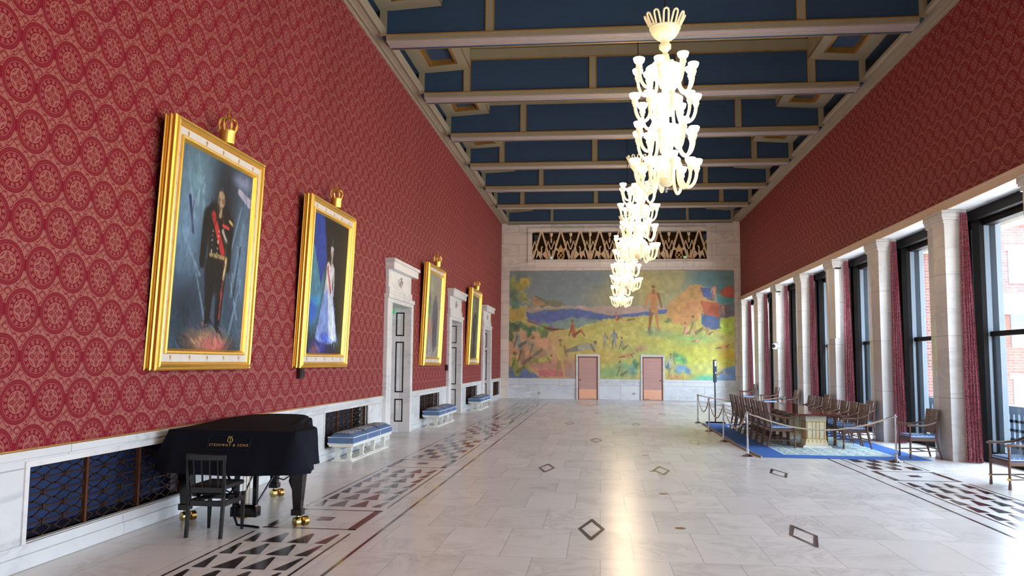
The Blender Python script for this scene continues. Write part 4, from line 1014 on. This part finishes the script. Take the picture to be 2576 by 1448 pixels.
# ------------------------------------------------------------ chandeliers
def chandelier():
    """hangs from z = 0 (bottom finial) upwards"""
    r = empty('glass_chandelier', (0,0,0))
    m = MB(); m.lathe([(0,0),(.012,.005),(.02,.02),(.01,.035),(.03,.05),(.035,.06),(.015,.075),(.03,.085)], n=12); m.build('finial', M_['chrome'], r)
    m = MB(); m.lathe([(.02,.08),(.07,.1),(.105,.14),(.125,.2),(.122,.205),(.1,.15),(.06,.12),(0,.11)], n=24); m.build('bottom_bowl', M_['glass_crown'], r)
    m = MB(); m.lathe([(.03,.12),(.035,.3),(.06,.32),(.04,.36),(.05,.42),(.08,.45),(.06,.5),(.05,.8),(.08,.84),(.05,.9),(.05,1.25),(.08,1.3),(.05,1.35),(.05,1.62),(.08,1.66),(.09,1.72)], n=16); m.build('stem', M_['glass_body'], r)
    # tier bowls
    for z, R_ in ((.36,.2),(.8,.25),(1.24,.24),(1.68,.27)):
        m = MB()
        for k in range(10):
            a = 2*PI*k/10; c, s_ = math.cos(a), math.sin(a)
            m.lathe([(0,0),(.055,.03),(.06,.09),(.045,.15),(.03,.17)], (c*R_*.62,s_*R_*.62,z-.02), 8)
        m.lathe([(.05,-.06),(R_*.7,-.02),(R_,.07),(R_*1.02,.12),(R_*.9,.14),(.08,.12)], (0,0,z), 24)
        m.build('tier_bowl', M_['glass_body'], r)
    m = MB(); m.lathe([(.05,1.74),(.035,1.78),(.065,1.84),(.07,1.92),(.055,2.0),(.03,2.03),(.045,2.05),(.085,2.09),(.088,2.14),(.05,2.19),(.04,2.2)], n=16); m.build('upper_stem', M_['glass_crown'], r)
    m = MB(); m.lathe([(.04,2.2),(.09,2.215),(.15,2.26),(.195,2.32),(.218,2.385),(.21,2.395),(.15,2.31),(.05,2.25)], n=28)
    m.lathe([(.205,2.37),(.222,2.38),(.222,2.395),(.205,2.395)], n=28); m.build('crown_dish', M_['glass_crown'], r)
    for k in range(12):
        a = 2*PI*k/12; c, s_ = math.cos(a), math.sin(a); m = MB(); pts = []
        for t in [j/12 for j in range(13)]:
            if t < .35: y = -.034; h = t/.35*.15
            elif t > .65: y = .034; h = (1-t)/.35*.15
            else:
                u = (t-.35)/.3*PI; y = -.034*math.cos(u); h = .15+.034*math.sin(u)
            R_ = .195+.5*h; pts.append((c*R_-s_*y, s_*R_+c*y, 2.39+h))
        m.tube(pts, .0145, 8); m.build('crown_loop', M_['glass_crown'], r)
    # arms with lit cups; one arm mesh and one cup mesh shared by all copies
    am = MB(); P_ = [(.06,0,-.06),(.1,0,.08),(.15,0,.16),(.195,0,.1),(.2,0,-.03),(.225,0,-.15),(.29,0,-.215),(.36,0,-.17),(.4,0,-.07),(.41,0,.03)]
    P_ = [Vector(p) for p in P_]; sm = []
    for i in range(len(P_)-1):
        p0 = P_[max(i-1,0)]; p1 = P_[i]; p2 = P_[i+1]; p3 = P_[min(i+2,len(P_)-1)]
        for t in (0,.33,.66): sm.append(.5*((2*p1)+(-p0+p2)*t+(2*p0-5*p1+4*p2-p3)*t*t+(-p0+3*p1-3*p2+p3)*t**3))
    sm.append(P_[-1]); am.tube(sm, .023, 10)
    am.lathe([(.022,0),(.034,.01),(.028,.02),(.046,.05),(.042,.085),(.034,.1)], (.41,0,.0), 12)
    arm0 = am.build('arm', M_['glass_arm'], r)
    cup0 = MB().lathe([(.03,0),(.042,.008),(.068,.04),(.08,.085),(.072,.095),(.03,.1),(0,.1)], (.41,0,.09), 16).build('lamp_cup', M_['shade'], arm0)
    first = True
    for ti, z in enumerate((.30,.78,1.24,1.70)):
        n_ = 8; R0 = 1.0
        for k in range(n_):
            ang = 2*PI*(k+.5*(ti % 2))/n_+.12
            if first: a_ = arm0; first = False
            else: a_ = arm0.copy(); COL.objects.link(a_); a_.parent = r; c_ = cup0.copy(); COL.objects.link(c_); c_.parent = a_
            dz = -.05 if k % 2 else 0
            a_.location = (0,0,z+dz); a_.rotation_euler = (0,0,ang); sc = 1.06 if k % 2 == 0 else .97
            a_.scale = (sc,1,1)
    m = MB(); m.tube([(0,0,2.25),(0,0,6.0)], .011, 6); m.build('rod', M_['iron'], r)
    return r
ch = chandelier(); chy = [11.5, 19.62, 27.75, 35.9]
lab = ['nearest lit glass chandelier of four tiers', 'second lit glass chandelier, partly behind the nearest one', 'third lit glass chandelier down the hall', 'farthest and lowest appearing lit glass chandelier']
for i, y in enumerate(chy):
    c = ch if i == 0 else copy_tree(ch)
    c.location = (.925, y, 4.28); tag(c, lab[i], 'chandelier', 'glass chandeliers along the hall')
LAMP = 100
for i, y in enumerate([3.4]+chy):
    for z in (.9, 1.35, 1.8):
        ld = bpy.data.lights.new('lamp', 'POINT'); ld.energy = LAMP; ld.color = (1,.72,.42); ld.shadow_soft_size = .32
        lo = bpy.data.objects.new('lamp', ld); COL.objects.link(lo); lo.location = (.925, y, 4.28+z)

# ------------------------------------------------------------ benches
def bench():
    r = empty('upholstered_bench', (0,0,0)); L_ = 2.86; W_ = .5     # origin: near floor corner on the wall side
    m = MB(); m.box(.05,.45,.08,L_-.06,0,.028); m.box(.08,.42,.12,L_-.1,.028,.045); m.build('plinth', M_['marbB'], r, bevel=.006)
    for sx in (.13,.36):
        for i in range(4):
            y = .22+i*(L_-.44)/3; m = MB()
            m.taper(sx, y, .045, .06, .048,.048,.046,.046); lg_ = m.taper(sx, y, .06, .27, .03,.033,.046,.05)
            for z in range(4): m.box(sx-.04-.003*z,sx+.04+.003*z,y-.043-.003*z,y+.043+.003*z,.1+z*.042,.106+z*.042)
            m.build('leg', M_['marbB'], r)
    m = MB(); m.box(.06,.43,.1,L_-.1,.265,.285); m.box(.015,W_-.01,.02,L_-.02,.285,.315); m.box(0,W_,0,L_,.318,.335); m.build('frame', M_['marbB'], r, bevel=.004)
    m = MB(); m.box(.004,W_-.004,.004,L_-.004,.335,.455); b = m.build('base_cushion', M_['blue_cush'], r, bevel=.01)
    m = MB()
    for z in (.342,.458):
        m.tube([(.002,.002,z),(W_-.002,.002,z),(W_-.002,L_-.002,z),(.002,L_-.002,z)], .008, 6, True)
    for k in (1, 2): y = k*L_/3; m.tube([(W_-.002,y,.34),(W_-.002,y,.458)], .006, 6)
    m.build('piping', M_['piping'], b)
    for k in range(3):
        y0 = k*L_/3+.006; y1 = (k+1)*L_/3-.006; m = MB(); nx, ny = 12, 14; vs = []; fs = []
        for i in range(nx+1):
            for j in range(ny+1):
                u = i/nx; v = j/ny; h = (1-abs(2*u-1)**2.6)**.6*(1-abs(2*v-1)**5)**.5
                vs.append((.01+u*(W_-.02), y0+v*(y1-y0), .457+.085*h))
        for i in range(nx):
            for j in range(ny): a = i*(ny+1)+j; fs.append((a,a+ny+1,a+ny+2,a+1))
        m.add(vs, fs); m.sm = True; cu = m.build('seat_cushion', M_['blue_cush'], r)
        m = MB(); vs = []; fs = []; nx, ny = 14, 18
        for i in range(nx+1):
            for j in range(ny+1):
                u = .13+.74*i/nx; v = .07+.86*j/ny; h = (1-abs(2*u-1)**2.6)**.6*(1-abs(2*v-1)**5)**.5
                vs.append((.01+u*(W_-.02), y0+v*(y1-y0), .468+.085*h))
        for i in range(nx):
            for j in range(ny): a = i*(ny+1)+j; fs.append((a,a+ny+1,a+ny+2,a+1))
        m.add(vs, fs); m.sm = True; m.build('tapestry_top', M_['blue_tap'], cu)
    return r
bn = bench(); bl_ = ['nearest blue cushioned white marble bench, just beyond the piano', 'middle blue cushioned white bench between the first two doorways', 'farthest blue cushioned white bench on the left wall']
for i, y in enumerate((15.06, 23.3, 31.5)):
    b = bn if i == 0 else copy_tree(bn); b.location = (-5.08, y, 0); tag(b, bl_[i], 'bench', 'blue benches along the left wall')

# ------------------------------------------------------------ grand piano under its cover
pn = empty('grand_piano', (-4.2, 9.6, 0), 0, 'grand piano under a black fitted cover by the left wall', 'piano')
def L2(p): return (p[0]+4.2, p[1]-9.6)
outl = [(-4.98,9.12),(-4.6,9.12),(-4.2,9.12),(-3.8,9.12),(-3.44,9.12),(-3.40,9.3),(-3.39,9.6),(-3.43,9.78),(-3.55,10.0),(-3.72,10.3),(-3.85,10.65),(-3.95,11.05),(-4.08,11.4),(-4.3,11.62),(-4.6,11.68),(-4.85,11.6),(-4.98,11.4),(-4.99,10.8),(-4.99,10.2),(-4.99,9.6)]
def resample(P_, n):
    P_ = [Vector((p[0],p[1])) for p in P_]; L_ = [0]
    for i in range(len(P_)): L_.append(L_[-1]+(P_[(i+1)%len(P_)]-P_[i]).length)
    out = []
    for k in range(n):
        t = L_[-1]*k/n; i = max(j for j in range(len(P_)) if L_[j] <= t); d = (P_[(i+1)%len(P_)]-P_[i]); out.append(P_[i]+d*((t-L_[i])/(d.length+1e-9)))
    return out
N_ = 150; ro = resample(outl, N_); cen = Vector((-4.25,10.2))
m = MB(); vs = []; fs = []
lv = [(1.082,-.03,0),(1.078,-.008,0),(1.06,0,.001),(.95,.012,.004),(.82,.02,.008),(.7,.03,.013),(.63,.036,.016)]
nrm = []
for i in range(N_):
    t = (ro[(i+1)%N_]-ro[i-1]).normalized(); nrm.append(Vector((t.y,-t.x)))
for (z, off, amp) in lv:
    for i in range(N_):
        p = ro[i]; frnt = max(0, min(1, (9.35-p.y)/.25)); side = 1-frnt
        rip = amp*(math.sin(i*.9)+.6*math.sin(i*.37+1))*(.5+1.2*side)
        k = (1.06-z)/.43
        o = off+rip+frnt*max(0,k)*.22 + (0 if p.x > -4.9 else -off)
        q2 = p+nrm[i]*o
        if q2.x < -5.06: q2.x = -5.06
        zz = z - (0.03*math.sin((p.x+5)*1.9)*frnt if z < .64 else 0) + (.03 if (z < .64 and p.y > 9.4) else 0)
        vs.append((q2.x+4.2, q2.y-9.6, zz))
n_l = len(lv)
for a in range(n_l-1):
    for i in range(N_):
        j = (i+1) % N_; fs.append((a*N_+i, a*N_+j, (a+1)*N_+j, (a+1)*N_+i))
fs.append(tuple(range(N_)))
m.add(vs, fs); m.sm = True; cv = m.build('fitted_cover', M_['cover'], pn)
# raised lid shape under the cloth
lid = [(-4.97,9.42),(-3.62,9.42),(-3.56,9.5),(-3.6,9.75),(-3.72,10.05),(-3.84,10.4),(-3.93,10.8),(-4.03,11.15),(-4.2,11.45),(-4.4,11.55),(-4.7,11.56),(-4.95,11.3)]
rl = resample(lid, 80); m = MB(); vs = []; fs = []
for (z, sc) in ((1.07,1.0),(1.115,.995),(1.13,.975),(1.137,.94)):
    for p in rl:
        q2 = Vector((-4.3,10.3))+(p-Vector((-4.3,10.3)))*sc; ss = max(0,min(1,(q2.y-9.45)/.9)); vs.append((q2.x+4.2,q2.y-9.6,1.07+(z-1.07)*(.2+.6*ss)))
for a in range(3):
    for i in range(80): j = (i+1) % 80; fs.append((a*80+i,a*80+j,(a+1)*80+j,(a+1)*80+i))
fs.append(tuple(3*80+i for i in range(80)))
m.add(vs, fs); m.sm = True; m.build('covered_lid', M_['cover_top'], pn)
case = [(-4.93,9.25),(-3.5,9.25),(-3.48,9.6),(-3.6,9.95),(-3.8,10.4),(-3.97,10.9),(-4.15,11.35),(-4.4,11.52),(-4.7,11.52),(-4.93,11.3)]
m = MB(); m.ext([L2(p) for p in case], 2, .64, .98); m.build('case', M_['blackwood'], pn)
def pleg(x, y, rot=0):
    r = empty('leg', L2((x,y))+(0,)); r.parent = pn
    m = MB(); m.taper(0,0,.19,.64,.045,.045,.075,.075); m.box(-.062,.062,-.062,.062,.13,.2); m.box(-.085,.085,-.085,.085,.6,.65); m.build('tapered_post', M_['blackwood'], r, bevel=.006)
    m = MB(); m.tube([(0,0,.13),(0,0,.085)], .022, 10); m.box(-.03,.03,-.015,.05,.06,.1)
    m.build('fork', M_['brass'], r)
    for s_, mt in ((-1,'brass'),(1,'brown_brass')):
        w_ = MB(); a = Vector((.6,.8,0)); c = Vector((.03,.02,.055))+a*s_*.055
        w_.tube([c-a*.032,c-a*.028,c+a*.028,c+a*.032], [.045,.054,.054,.045], 18); w_.build('caster', M_[mt], r)
    return r
pleg(-4.87,9.38); pleg(-3.45,9.26); pleg(-4.5,11.15)
# pedal lyre
ly = empty('pedal_lyre', L2((-4.16,9.45))+(0,)); ly.parent = pn
m = MB(); m.box(-.16,.16,-.07,.07,.06,.17); m.taper(0,0,.17,.2,.15,.06,.13,.05); m.box(-.14,-.09,-.03,.03,.2,.66); m.box(.09,.14,-.03,.03,.2,.66)
m.bar((.1,.1,.2),(.16,.75,.66),.02,.02); m.bar((-.1,.1,.2),(-.16,.75,.66),.02,.02); m.build('lyre_frame', M_['blackwood'], ly, bevel=.006)
m = MB()
for x_ in (-.04,0,.04): m.tube([(x_,0,.2),(x_,0,.66)], .005, 6)
for x_ in (-.06,0,.06): m.box(x_-.015,x_+.015,-.17,-.07,.06,.075)
m.build('rods_and_pedals', M_['brass'], ly)
# hanging straps of the cover
m = MB()
m.tube([(-.02,-.55,.62),(.05,-.5,.4),(.03,-.45,.15),(.1,-.5,.03),(.3,-.52,.02),(.38,-.56,.02)], .014, 6)
m.tube([(.55,.02,.64),(.5,.05,.45),(.56,.06,.3),(.6,.03,.22)], .02, 6)
m.tube([(-.3,1.45,.3),(.2,.6,.38),(.62,.1,.6)], .008, 5)
m.build('cover_strap', M_['cover'], cv)
# gold print on the front flap
def text_mesh(txt, size):
    c = bpy.data.curves.new('t', 'FONT'); c.body = txt; c.size = size; c.align_x = 'CENTER'; c.extrude = .0012; c.space_character = 1.35
    o = bpy.data.objects.new('t', c); COL.objects.link(o); dg = bpy.context.evaluated_depsgraph_get()
    me = bpy.data.meshes.new_from_object(o.evaluated_get(dg)); bpy.data.objects.remove(o); return me
slope = math.atan2(.22+.02, .43)
lgp = cv
def put_text(txt, size, x, z):
    me = text_mesh(txt, size); me.name = 'lettering'; me.materials.append(M_['gold_text']); o = bpy.data.objects.new('lettering', me); COL.objects.link(o); o.parent = lgp
    k = (1.06-z)/.43; o.location = (x, 9.12-9.6-(.012+.0265*k+.22*k)-.012, z); o.rotation_euler = (PI/2-slope*.9, 0, 0)
    return o
put_text('STEINWAY & SONS', .042, 0.0, .915)
m = MB(); zl = .985; k = (1.06-zl)/.43; yl = 9.12-9.6-(.012+.0265*k+.22*k)-.014
for s_ in (-1, 1): m.tube([(s_*.012,yl,zl-.03),(s_*.03,yl,zl-.015),(s_*.026,yl+.004,zl+.01),(s_*.012,yl+.008,zl+.03),(s_*.024,yl+.01,zl+.038)], .004, 5)
m.tube([(-.02,yl+.005,zl+.022),(.02,yl+.005,zl+.022)], .003, 5); m.tube([(0,yl,zl-.03),(0,yl+.009,zl+.04)], .003, 5); m.lathe([(0,0),(.014,.004),(0,.01)], (0,yl,zl-.04), 8)
m.build('lyre_emblem', M_['gold_text'], lgp)
m = MB(); xa, xb = -.25, .25
pts = []
for (x_, z_) in [(xa+.03,1.03),(xb-.03,1.03),(xb,1.015),(xb,.895),(xb-.03,.875),(xa+.03,.875),(xa,.895),(xa,1.015)]:
    k = (1.06-z_)/.43; pts.append((x_, 9.12-9.6-(.012+.0265*k+.22*k)-.009, z_))
m.tube(pts, .0025, 4, True); m.build('stitched_outline', M_['black'], lgp)

# piano chair
pc = empty('piano_chair', (-4.2, 8.78, 0), 0, 'black spindle-back piano chair standing in front of the covered piano', 'chair')
for s_ in (-1, 1):
    m = MB(); m.add([], []); x = s_*.195
    m.bar((x*.98,-.28,0),(x,-.25,.44),.036,.036,up=(0,1,0)); m.bar((x,-.25,.44),(x*1.08,-.29,.86),.036,.032,up=(0,1,0)); m.build('leg', M_['blackwood'], pc, bevel=.004)
    m = MB(); m.taper(x,.24,0,.42,.014,.014,.022,.022); m.build('leg', M_['blackwood'], pc, bevel=.004)
m = MB(); m.box(-.215,.215,-.26,-.235,.33,.39); m.box(-.215,.215,.22,.245,.33,.39); m.box(-.215,-.19,-.25,.24,.33,.39); m.box(.19,.215,-.25,.24,.33,.39)
m.box(-.2,.2,-.26,-.22,.47,.53); m.build('seat_rail', M_['blackwood'], pc, bevel=.004)
m = MB(); m.tube([(-.2,0,.42),(.2,0,.42)], .012, 8); m.tube([(-.27,0,.42),(-.22,0,.42)], .035, 12); m.tube([(.22,0,.42),(.27,0,.42)], .035, 12)
for s_ in (-1, 1): m.bar((s_*.16,-.18,.38),(s_*.16,.16,.5),.02,.012); m.bar((s_*.13,.18,.38),(s_*.13,-.14,.5),.02,.012)
m.build('height_adjuster', M_['blackwood'], pc)
m = MB(); m.box(-.2,.2,-.2,.26,.5,.55); m.build('seat', plain('black_seat_pad', rgb(20,20,24), .6), pc, bevel=.018)
m = MB(); m.box(-.23,.23,-.305,-.275,.815,.885); m.build('top_rail', M_['blackwood'], pc, bevel=.01)
for k in range(4):
    x = -.13+k*.0867; MB().bar((x,-.25,.52),(x*1.05,-.288,.83),.016,.016,up=(0,1,0)).build('spindle', M_['blackwood'], pc)

# ------------------------------------------------------------ rug, table, chairs
MB_ = MB().box(3.24,6.6,17.37,26.6,.001,.008)
rug = MB_.build('rug', M_['rug'], None); tag(rug, 'blue patterned rug under the long table', 'rug')
m = MB(); m.tube([(3.26,17.3,.02),(3.2,18.6,.02),(3.17,20,.02),(3.2,21.5,.02),(3.19,23,.02),(3.2,25,.02),(3.22,26.6,.02)], .022, 8)
cc = m.build('cable_cover', plain('grey_cable_cover', rgb(150,146,140), .6), None); tag(cc, 'grey cable cover along the left edge of the blue rug', 'cable cover')
tb = empty('conference_table', (4.93, 22.15, .008), 0, 'long polished red-brown table on ivory pedestals standing on the rug', 'table')
m = MB(); a, b = .53, 2.85
pts = [(-a,-b+.0),(a-.1,-b-.02),(a+.05,-b+.35),(a+.08,0),(a+.05,b-.3),(a-.1,b),(-a,b),(-a-.03,0)]
m.ext(pts, 2, .725, .77); m.build('table_top', M_['table_top'], tb, bevel=.008)
for yy in (-2.35, 0, 2.35):
    p = empty('pedestal', (-.02, yy, 0)); p.parent = tb
    m = MB(); m.taper(0,0,0,.05,.33,.36,.3,.33); m.build('foot', M_['marbB'], p)
    m = MB(); m.taper(0,0,.05,.2,.26,.28,.215,.24); m.taper(0,0,.2,.6,.21,.235,.22,.245); m.taper(0,0,.6,.725,.23,.25,.235,.26)
    m.build('body', M_['ivory'], p, bevel=.005)
    m = MB()
    for s_ in (-1, 1):
        for x_ in (-.19,-.08,.0,.08,.19): m.box(x_-.006,x_+.006,s_*.244-.006,s_*.244+.006,.21,.59)
        for y_ in (-.2,-.08,.08,.2): m.box(s_*.22-.004,s_*.22+.004,y_-.006,y_+.006,.21,.59)
        for z_ in (.2,.58): m.box(-.215,.215,s_*.244-.006,s_*.244+.006,z_-.008,z_+.008); m.box(s_*.217-.006,s_*.217+.006,-.24,.24,z_-.008,z_+.008)
        for j in range(5):
            x_ = -.18+j*.09; m.add([(x_-.03,s_*.25,.17),(x_+.03,s_*.25,.17),(x_,s_*.268,.1)], [(0,1,2)])
    m.build('gilt_lines', M_['gold_dull'], p)
def armchair():
    r = empty('armchair', (0,0,0)); w = .31
    for s_ in (-1, 1):
        y = s_*w
        m = MB(); m.tube([(.285,y,0),(.283,y,.05),(.28,y,.13),(.28,y,.16),(.28,y,.4),(.275,y,.55),(.28,y,.67)], [.026,.024,.017,.021,.021,.017,.02], 8); m.build('front_leg', M_['wood'], r)
        m = MB(); m.tube([(-.33,y*.95,0),(-.28,y*.95,.2),(-.235,y*.95,.42),(-.25,y*.92,.6),(-.285,y*.88,.8),(-.32,y*.86,1.0)], [.018,.02,.026,.024,.02,.016], 8); m.build('rear_leg', M_['wood'], r)
        m = MB(); m.tube([(.33,y,.665),(.28,y,.68),(.1,y*1.03,.67),(-.08,y*1.02,.69),(-.22,y*.97,.74),(-.285,y*.9,.78)], [.016,.024,.02,.018,.019,.016], 8); m.build('armrest', M_['wood'], r)
    m = MB(); m.box(-.25,.28,-w,-w+.035,.36,.425); m.box(-.25,.28,w-.035,w,.36,.425); m.box(.25,.29,-w,w,.36,.425); m.box(-.26,-.22,-w,w,.36,.425); m.build('seat_frame', M_['wood'], r, bevel=.006)
    m = MB()
    m.tube([(.28,-w,.155),(-.28,-w*.95,.17)], .012, 6); m.tube([(.28,w,.155),(-.28,w*.95,.17)], .012, 6); m.tube([(0,-w,.165),(0,w,.165)], .012, 6); m.tube([(-.29,-w*.95,.2),(-.29,w*.95,.2)], .011, 6)
    m.build('stretcher', M_['wood'], r)
    m = MB()
    for s_ in (-1, 1): m.tube([(.27,s_*w,.155),(.31,s_*w,.155)], .02, 10)
    m.build('gilt_stud', M_['gold_dull'], r)
    m = MB(); m.box(-.225,.27,-w+.015,w-.015,.425,.485); m.build('seat', M_['seat'], r, bevel=.018)
    m = MB(); vs = []; fs = []; nz, ny = 8, 8
    for side in (0, 1):
        for i in range(nz+1):
            for j in range(ny+1):
                t = i/nz; u = j/ny; yy = (u-.5)*2*(.245+.02*t); x = -.262-.06*t**1.3-.022*math.cos((u-.5)*PI)*1+(.03 if side else 0)+.028
                vs.append((x, yy, .52+.48*t))
    o_ = (nz+1)*(ny+1)
    for i in range(nz):
        for j in range(ny):
            a = i*(ny+1)+j; fs.append((a,a+1,a+ny+2,a+ny+1)); fs.append((o_+a,o_+a+ny+1,o_+a+ny+2,o_+a+1))
    for i in range(nz): 
        for j in (0, ny): a = i*(ny+1)+j; fs.append((a, a+ny+1, o_+a+ny+1, o_+a))
    for j in range(ny):
        for i in (0, nz): a = i*(ny+1)+j; fs.append((a, a+1, o_+a+1, o_+a))
    m.add(vs, fs); m.sm = True; m.build('backrest', M_['leather'], r)
    return r
ac = armchair(); used = [False]
def put_chair(x, y, rz, label, group):
    c = ac if not used[0] else copy_tree(ac); used[0] = True
    c.location = (x, y, .0081 if (3.3 < x < 6.4 and 17.4 < y < 26.5) else 0); c.rotation_euler = (0,0,rz); tag(c, label, 'chair', group)
ordn = ['nearest', 'second', 'third', 'fourth', 'fifth', 'sixth', 'farthest']
for i, y in enumerate((19.72,20.48,21.24,22.02,22.84,23.7,24.56)):
    put_chair(4.12, y, 0, '%s armchair from the camera in the row along the left side of the table' % ordn[i], 'armchairs on the left side of the table')
for i, y in enumerate((19.72,20.46,21.24,22.06,22.88,23.7,24.5)):
    put_chair(5.75, y, PI, '%s armchair from the camera in the row along the window side of the table' % ordn[i], 'armchairs on the window side of the table')
for x, y, rz, l in ((6.56,13.88,PI,'dark wooden armchair cut by the right edge of the view'), (6.555,17.94,PI,'dark wooden armchair standing alone against the nearest full pillar, right of the rug'),
                    (6.55,21.8,PI,'wooden armchair against the pillar behind the nearest window-side table chair'), (6.55,25.75,PI,'wooden armchair against the pillar behind the far window-side table chairs'),
                    (6.55,29.75,PI,'wooden armchair against the pillar just beyond the far end of the rug'), (6.55,32.9,PI,'wooden armchair against the second farthest free pillar'), (6.55,37.6,PI,'farthest wooden armchair, by the end wall')):
    put_chair(x, y, rz, l, 'armchairs along the window pillars')

# ------------------------------------------------------------ rope barrier
def stanchion():
    r = empty('stanchion', (0,0,0))
    m = MB(); m.lathe([(.14,0),(.142,.008),(.11,.025),(.05,.045),(.03,.06)], n=28); m.build('base', M_['chrome'], r)
    m = MB(); m.lathe([(.032,.05),(.032,.15),(.02,.16),(.018,.86),(.018,.88)], n=14); m.build('post', M_['chrome'], r)
    m = MB(); m.lathe([(.024,.86),(.026,.885),(.018,.89),(.024,.9),(.024,.915),(0,.925)], n=14)
    m.tube([(.024,0,.88),(.045,0,.88)], .008, 6); m.tube([(-.024,0,.88),(-.045,0,.88)], .008, 6); m.build('rope_head', M_['chrome'], r)
    return r
st = stanchion(); sp = [(3.02,17.5),(2.99,20.62),(3.05,23.75),(3.1,26.85),(5.82,17.12),(5.7,26.4)]
sl_ = ['nearest chrome rope stanchion at the left rug corner', 'second chrome rope stanchion along the left rug edge', 'third chrome rope stanchion along the left rug edge', 'farthest chrome rope stanchion on the left rug edge',
       'chrome rope stanchion at the right near corner of the rug', 'chrome rope stanchion behind the far end of the table']
for i, (x, y) in enumerate(sp):
    s_ = st if i == 0 else copy_tree(st); s_.location = (x, y, 0); tag(s_, sl_[i], 'stanchion', 'chrome stanchions round the table')
def rope(i, j, sag, label):
    a = Vector(sp[i]+(.88,)); b = Vector(sp[j]+(.88,)); d = (b-a).normalized(); a = a+d*.05; b = b-d*.05
    r = empty('barrier_rope', ((a.x+b.x)/2,(a.y+b.y)/2,0), 0, label, 'rope', 'beige ropes between the stanchions'); c = Vector(r.location)
    pts = [a+(b-a)*t-c-Vector((0,0,sag*4*t*(1-t))) for t in [k/24 for k in range(25)]]
    MB().tube(pts, .0155, 8).build('cord', M_['rope'], r)
    m = MB(); m.tube([pts[0]-d*.02, pts[1]], .02, 10); m.tube([pts[-2], pts[-1]+d*.02], .02, 10); m.build('end_cap', M_['chrome'], r)
rope(0,4,.30,'beige rope sagging across the near end of the rug'); rope(0,1,.42,'nearest beige rope along the left edge of the rug'); rope(1,2,.4,'middle beige rope along the left edge of the rug')
rope(2,3,.42,'farthest beige rope along the left edge of the rug'); rope(3,5,.15,'beige rope across the far end of the rug')

# slim floor stand behind the rug
fs_ = empty('light_stand', (3.66, 26.95, 0), 0, 'slim black floor stand with a narrow upright fixture at the far rug corner', 'stand')
m = MB(); m.box(-.3,.3,-.03,.03,0,.05); m.box(-.3,-.22,-.15,.15,0,.03); m.box(.22,.3,-.15,.15,0,.03); m.build('foot', M_['blackwood'], fs_)
MB().tube([(0,0,.05),(0,0,1.35)], .022, 8).build('pole', M_['blackwood'], fs_)
MB().box(-.055,.055,-.04,.04,1.3,2.02).build('fixture', M_['slate'], fs_, bevel=.01)
m = MB(); m.box(.0,.04,-.05,-.04,1.82,1.98); m.lathe([(0,-.02),(.02,0),(0,.02)], (.02,-.05,1.6), 8); m.build('lamp_window', emis('stand_lamp', (.85,1,.9,1), 4), fs_)

# socket plates
for (x, y, z, l) in ((-3.1, YF-.055, .3, 'white socket plate on the end wall dado, left of the doors'), (1.75, YF-.055, .33, 'round white socket on the end wall beside the right door')):
    t_ = empty('socket_plate', (x, y, z), 0, l, 'socket'); MB().box(-.06,.06,-.015,.01,-.06,.06).build('plate', M_['plastic_w'], t_, bevel=.01); MB().box(-.02,.02,-.02,-.015,-.02,.02).build('outlet', M_['black'], t_)
for y, l in ((22.35,'white socket on the left dado beyond the nearest doorway'), (30.35,'white socket on the left dado beyond the second doorway')):
    t_ = empty('socket_plate', (XL+.01, y, .35), 0, l, 'socket'); MB().box(0,.03,-.08,.08,-.09,.09).build('plate', M_['plastic_w'], t_, bevel=.01)

# ------------------------------------------------------------ light
w = bpy.data.worlds.new('world'); S.world = w; w.use_nodes = True; nt = w.node_tree; nt.nodes.clear()
o = nt.nodes.new('ShaderNodeOutputWorld'); bg = nt.nodes.new('ShaderNodeBackground'); tc = nt.nodes.new('ShaderNodeTexCoord'); sx = nt.nodes.new('ShaderNodeSeparateXYZ'); rp = nt.nodes.new('ShaderNodeValToRGB')
nt.links.new(tc.outputs['Generated'], sx.inputs[0]); nt.links.new(sx.outputs[2], rp.inputs[0])
rp.color_ramp.elements[0].position = .0; rp.color_ramp.elements[0].color = (.55,.55,.55,1); rp.color_ramp.elements[1].position = .25; rp.color_ramp.elements[1].color = (.68,.83,1,1)
nt.links.new(rp.outputs[0], bg.inputs[0]); bg.inputs[1].default_value = 25.0
nt.links.new(bg.outputs[0], o.inputs[0])
S.view_settings.view_transform = 'Standard'; S.view_settings.look = 'None'; S.view_settings.gamma = 1; S.view_settings.exposure = 0.08
S.view_settings.use_curve_mapping = False
S.cycles.max_bounces = 8; S.cycles.diffuse_bounces = 4; S.cycles.glossy_bounces = 4; S.cycles.transparent_max_bounces = 12
S.cycles.sample_clamp_indirect = 6
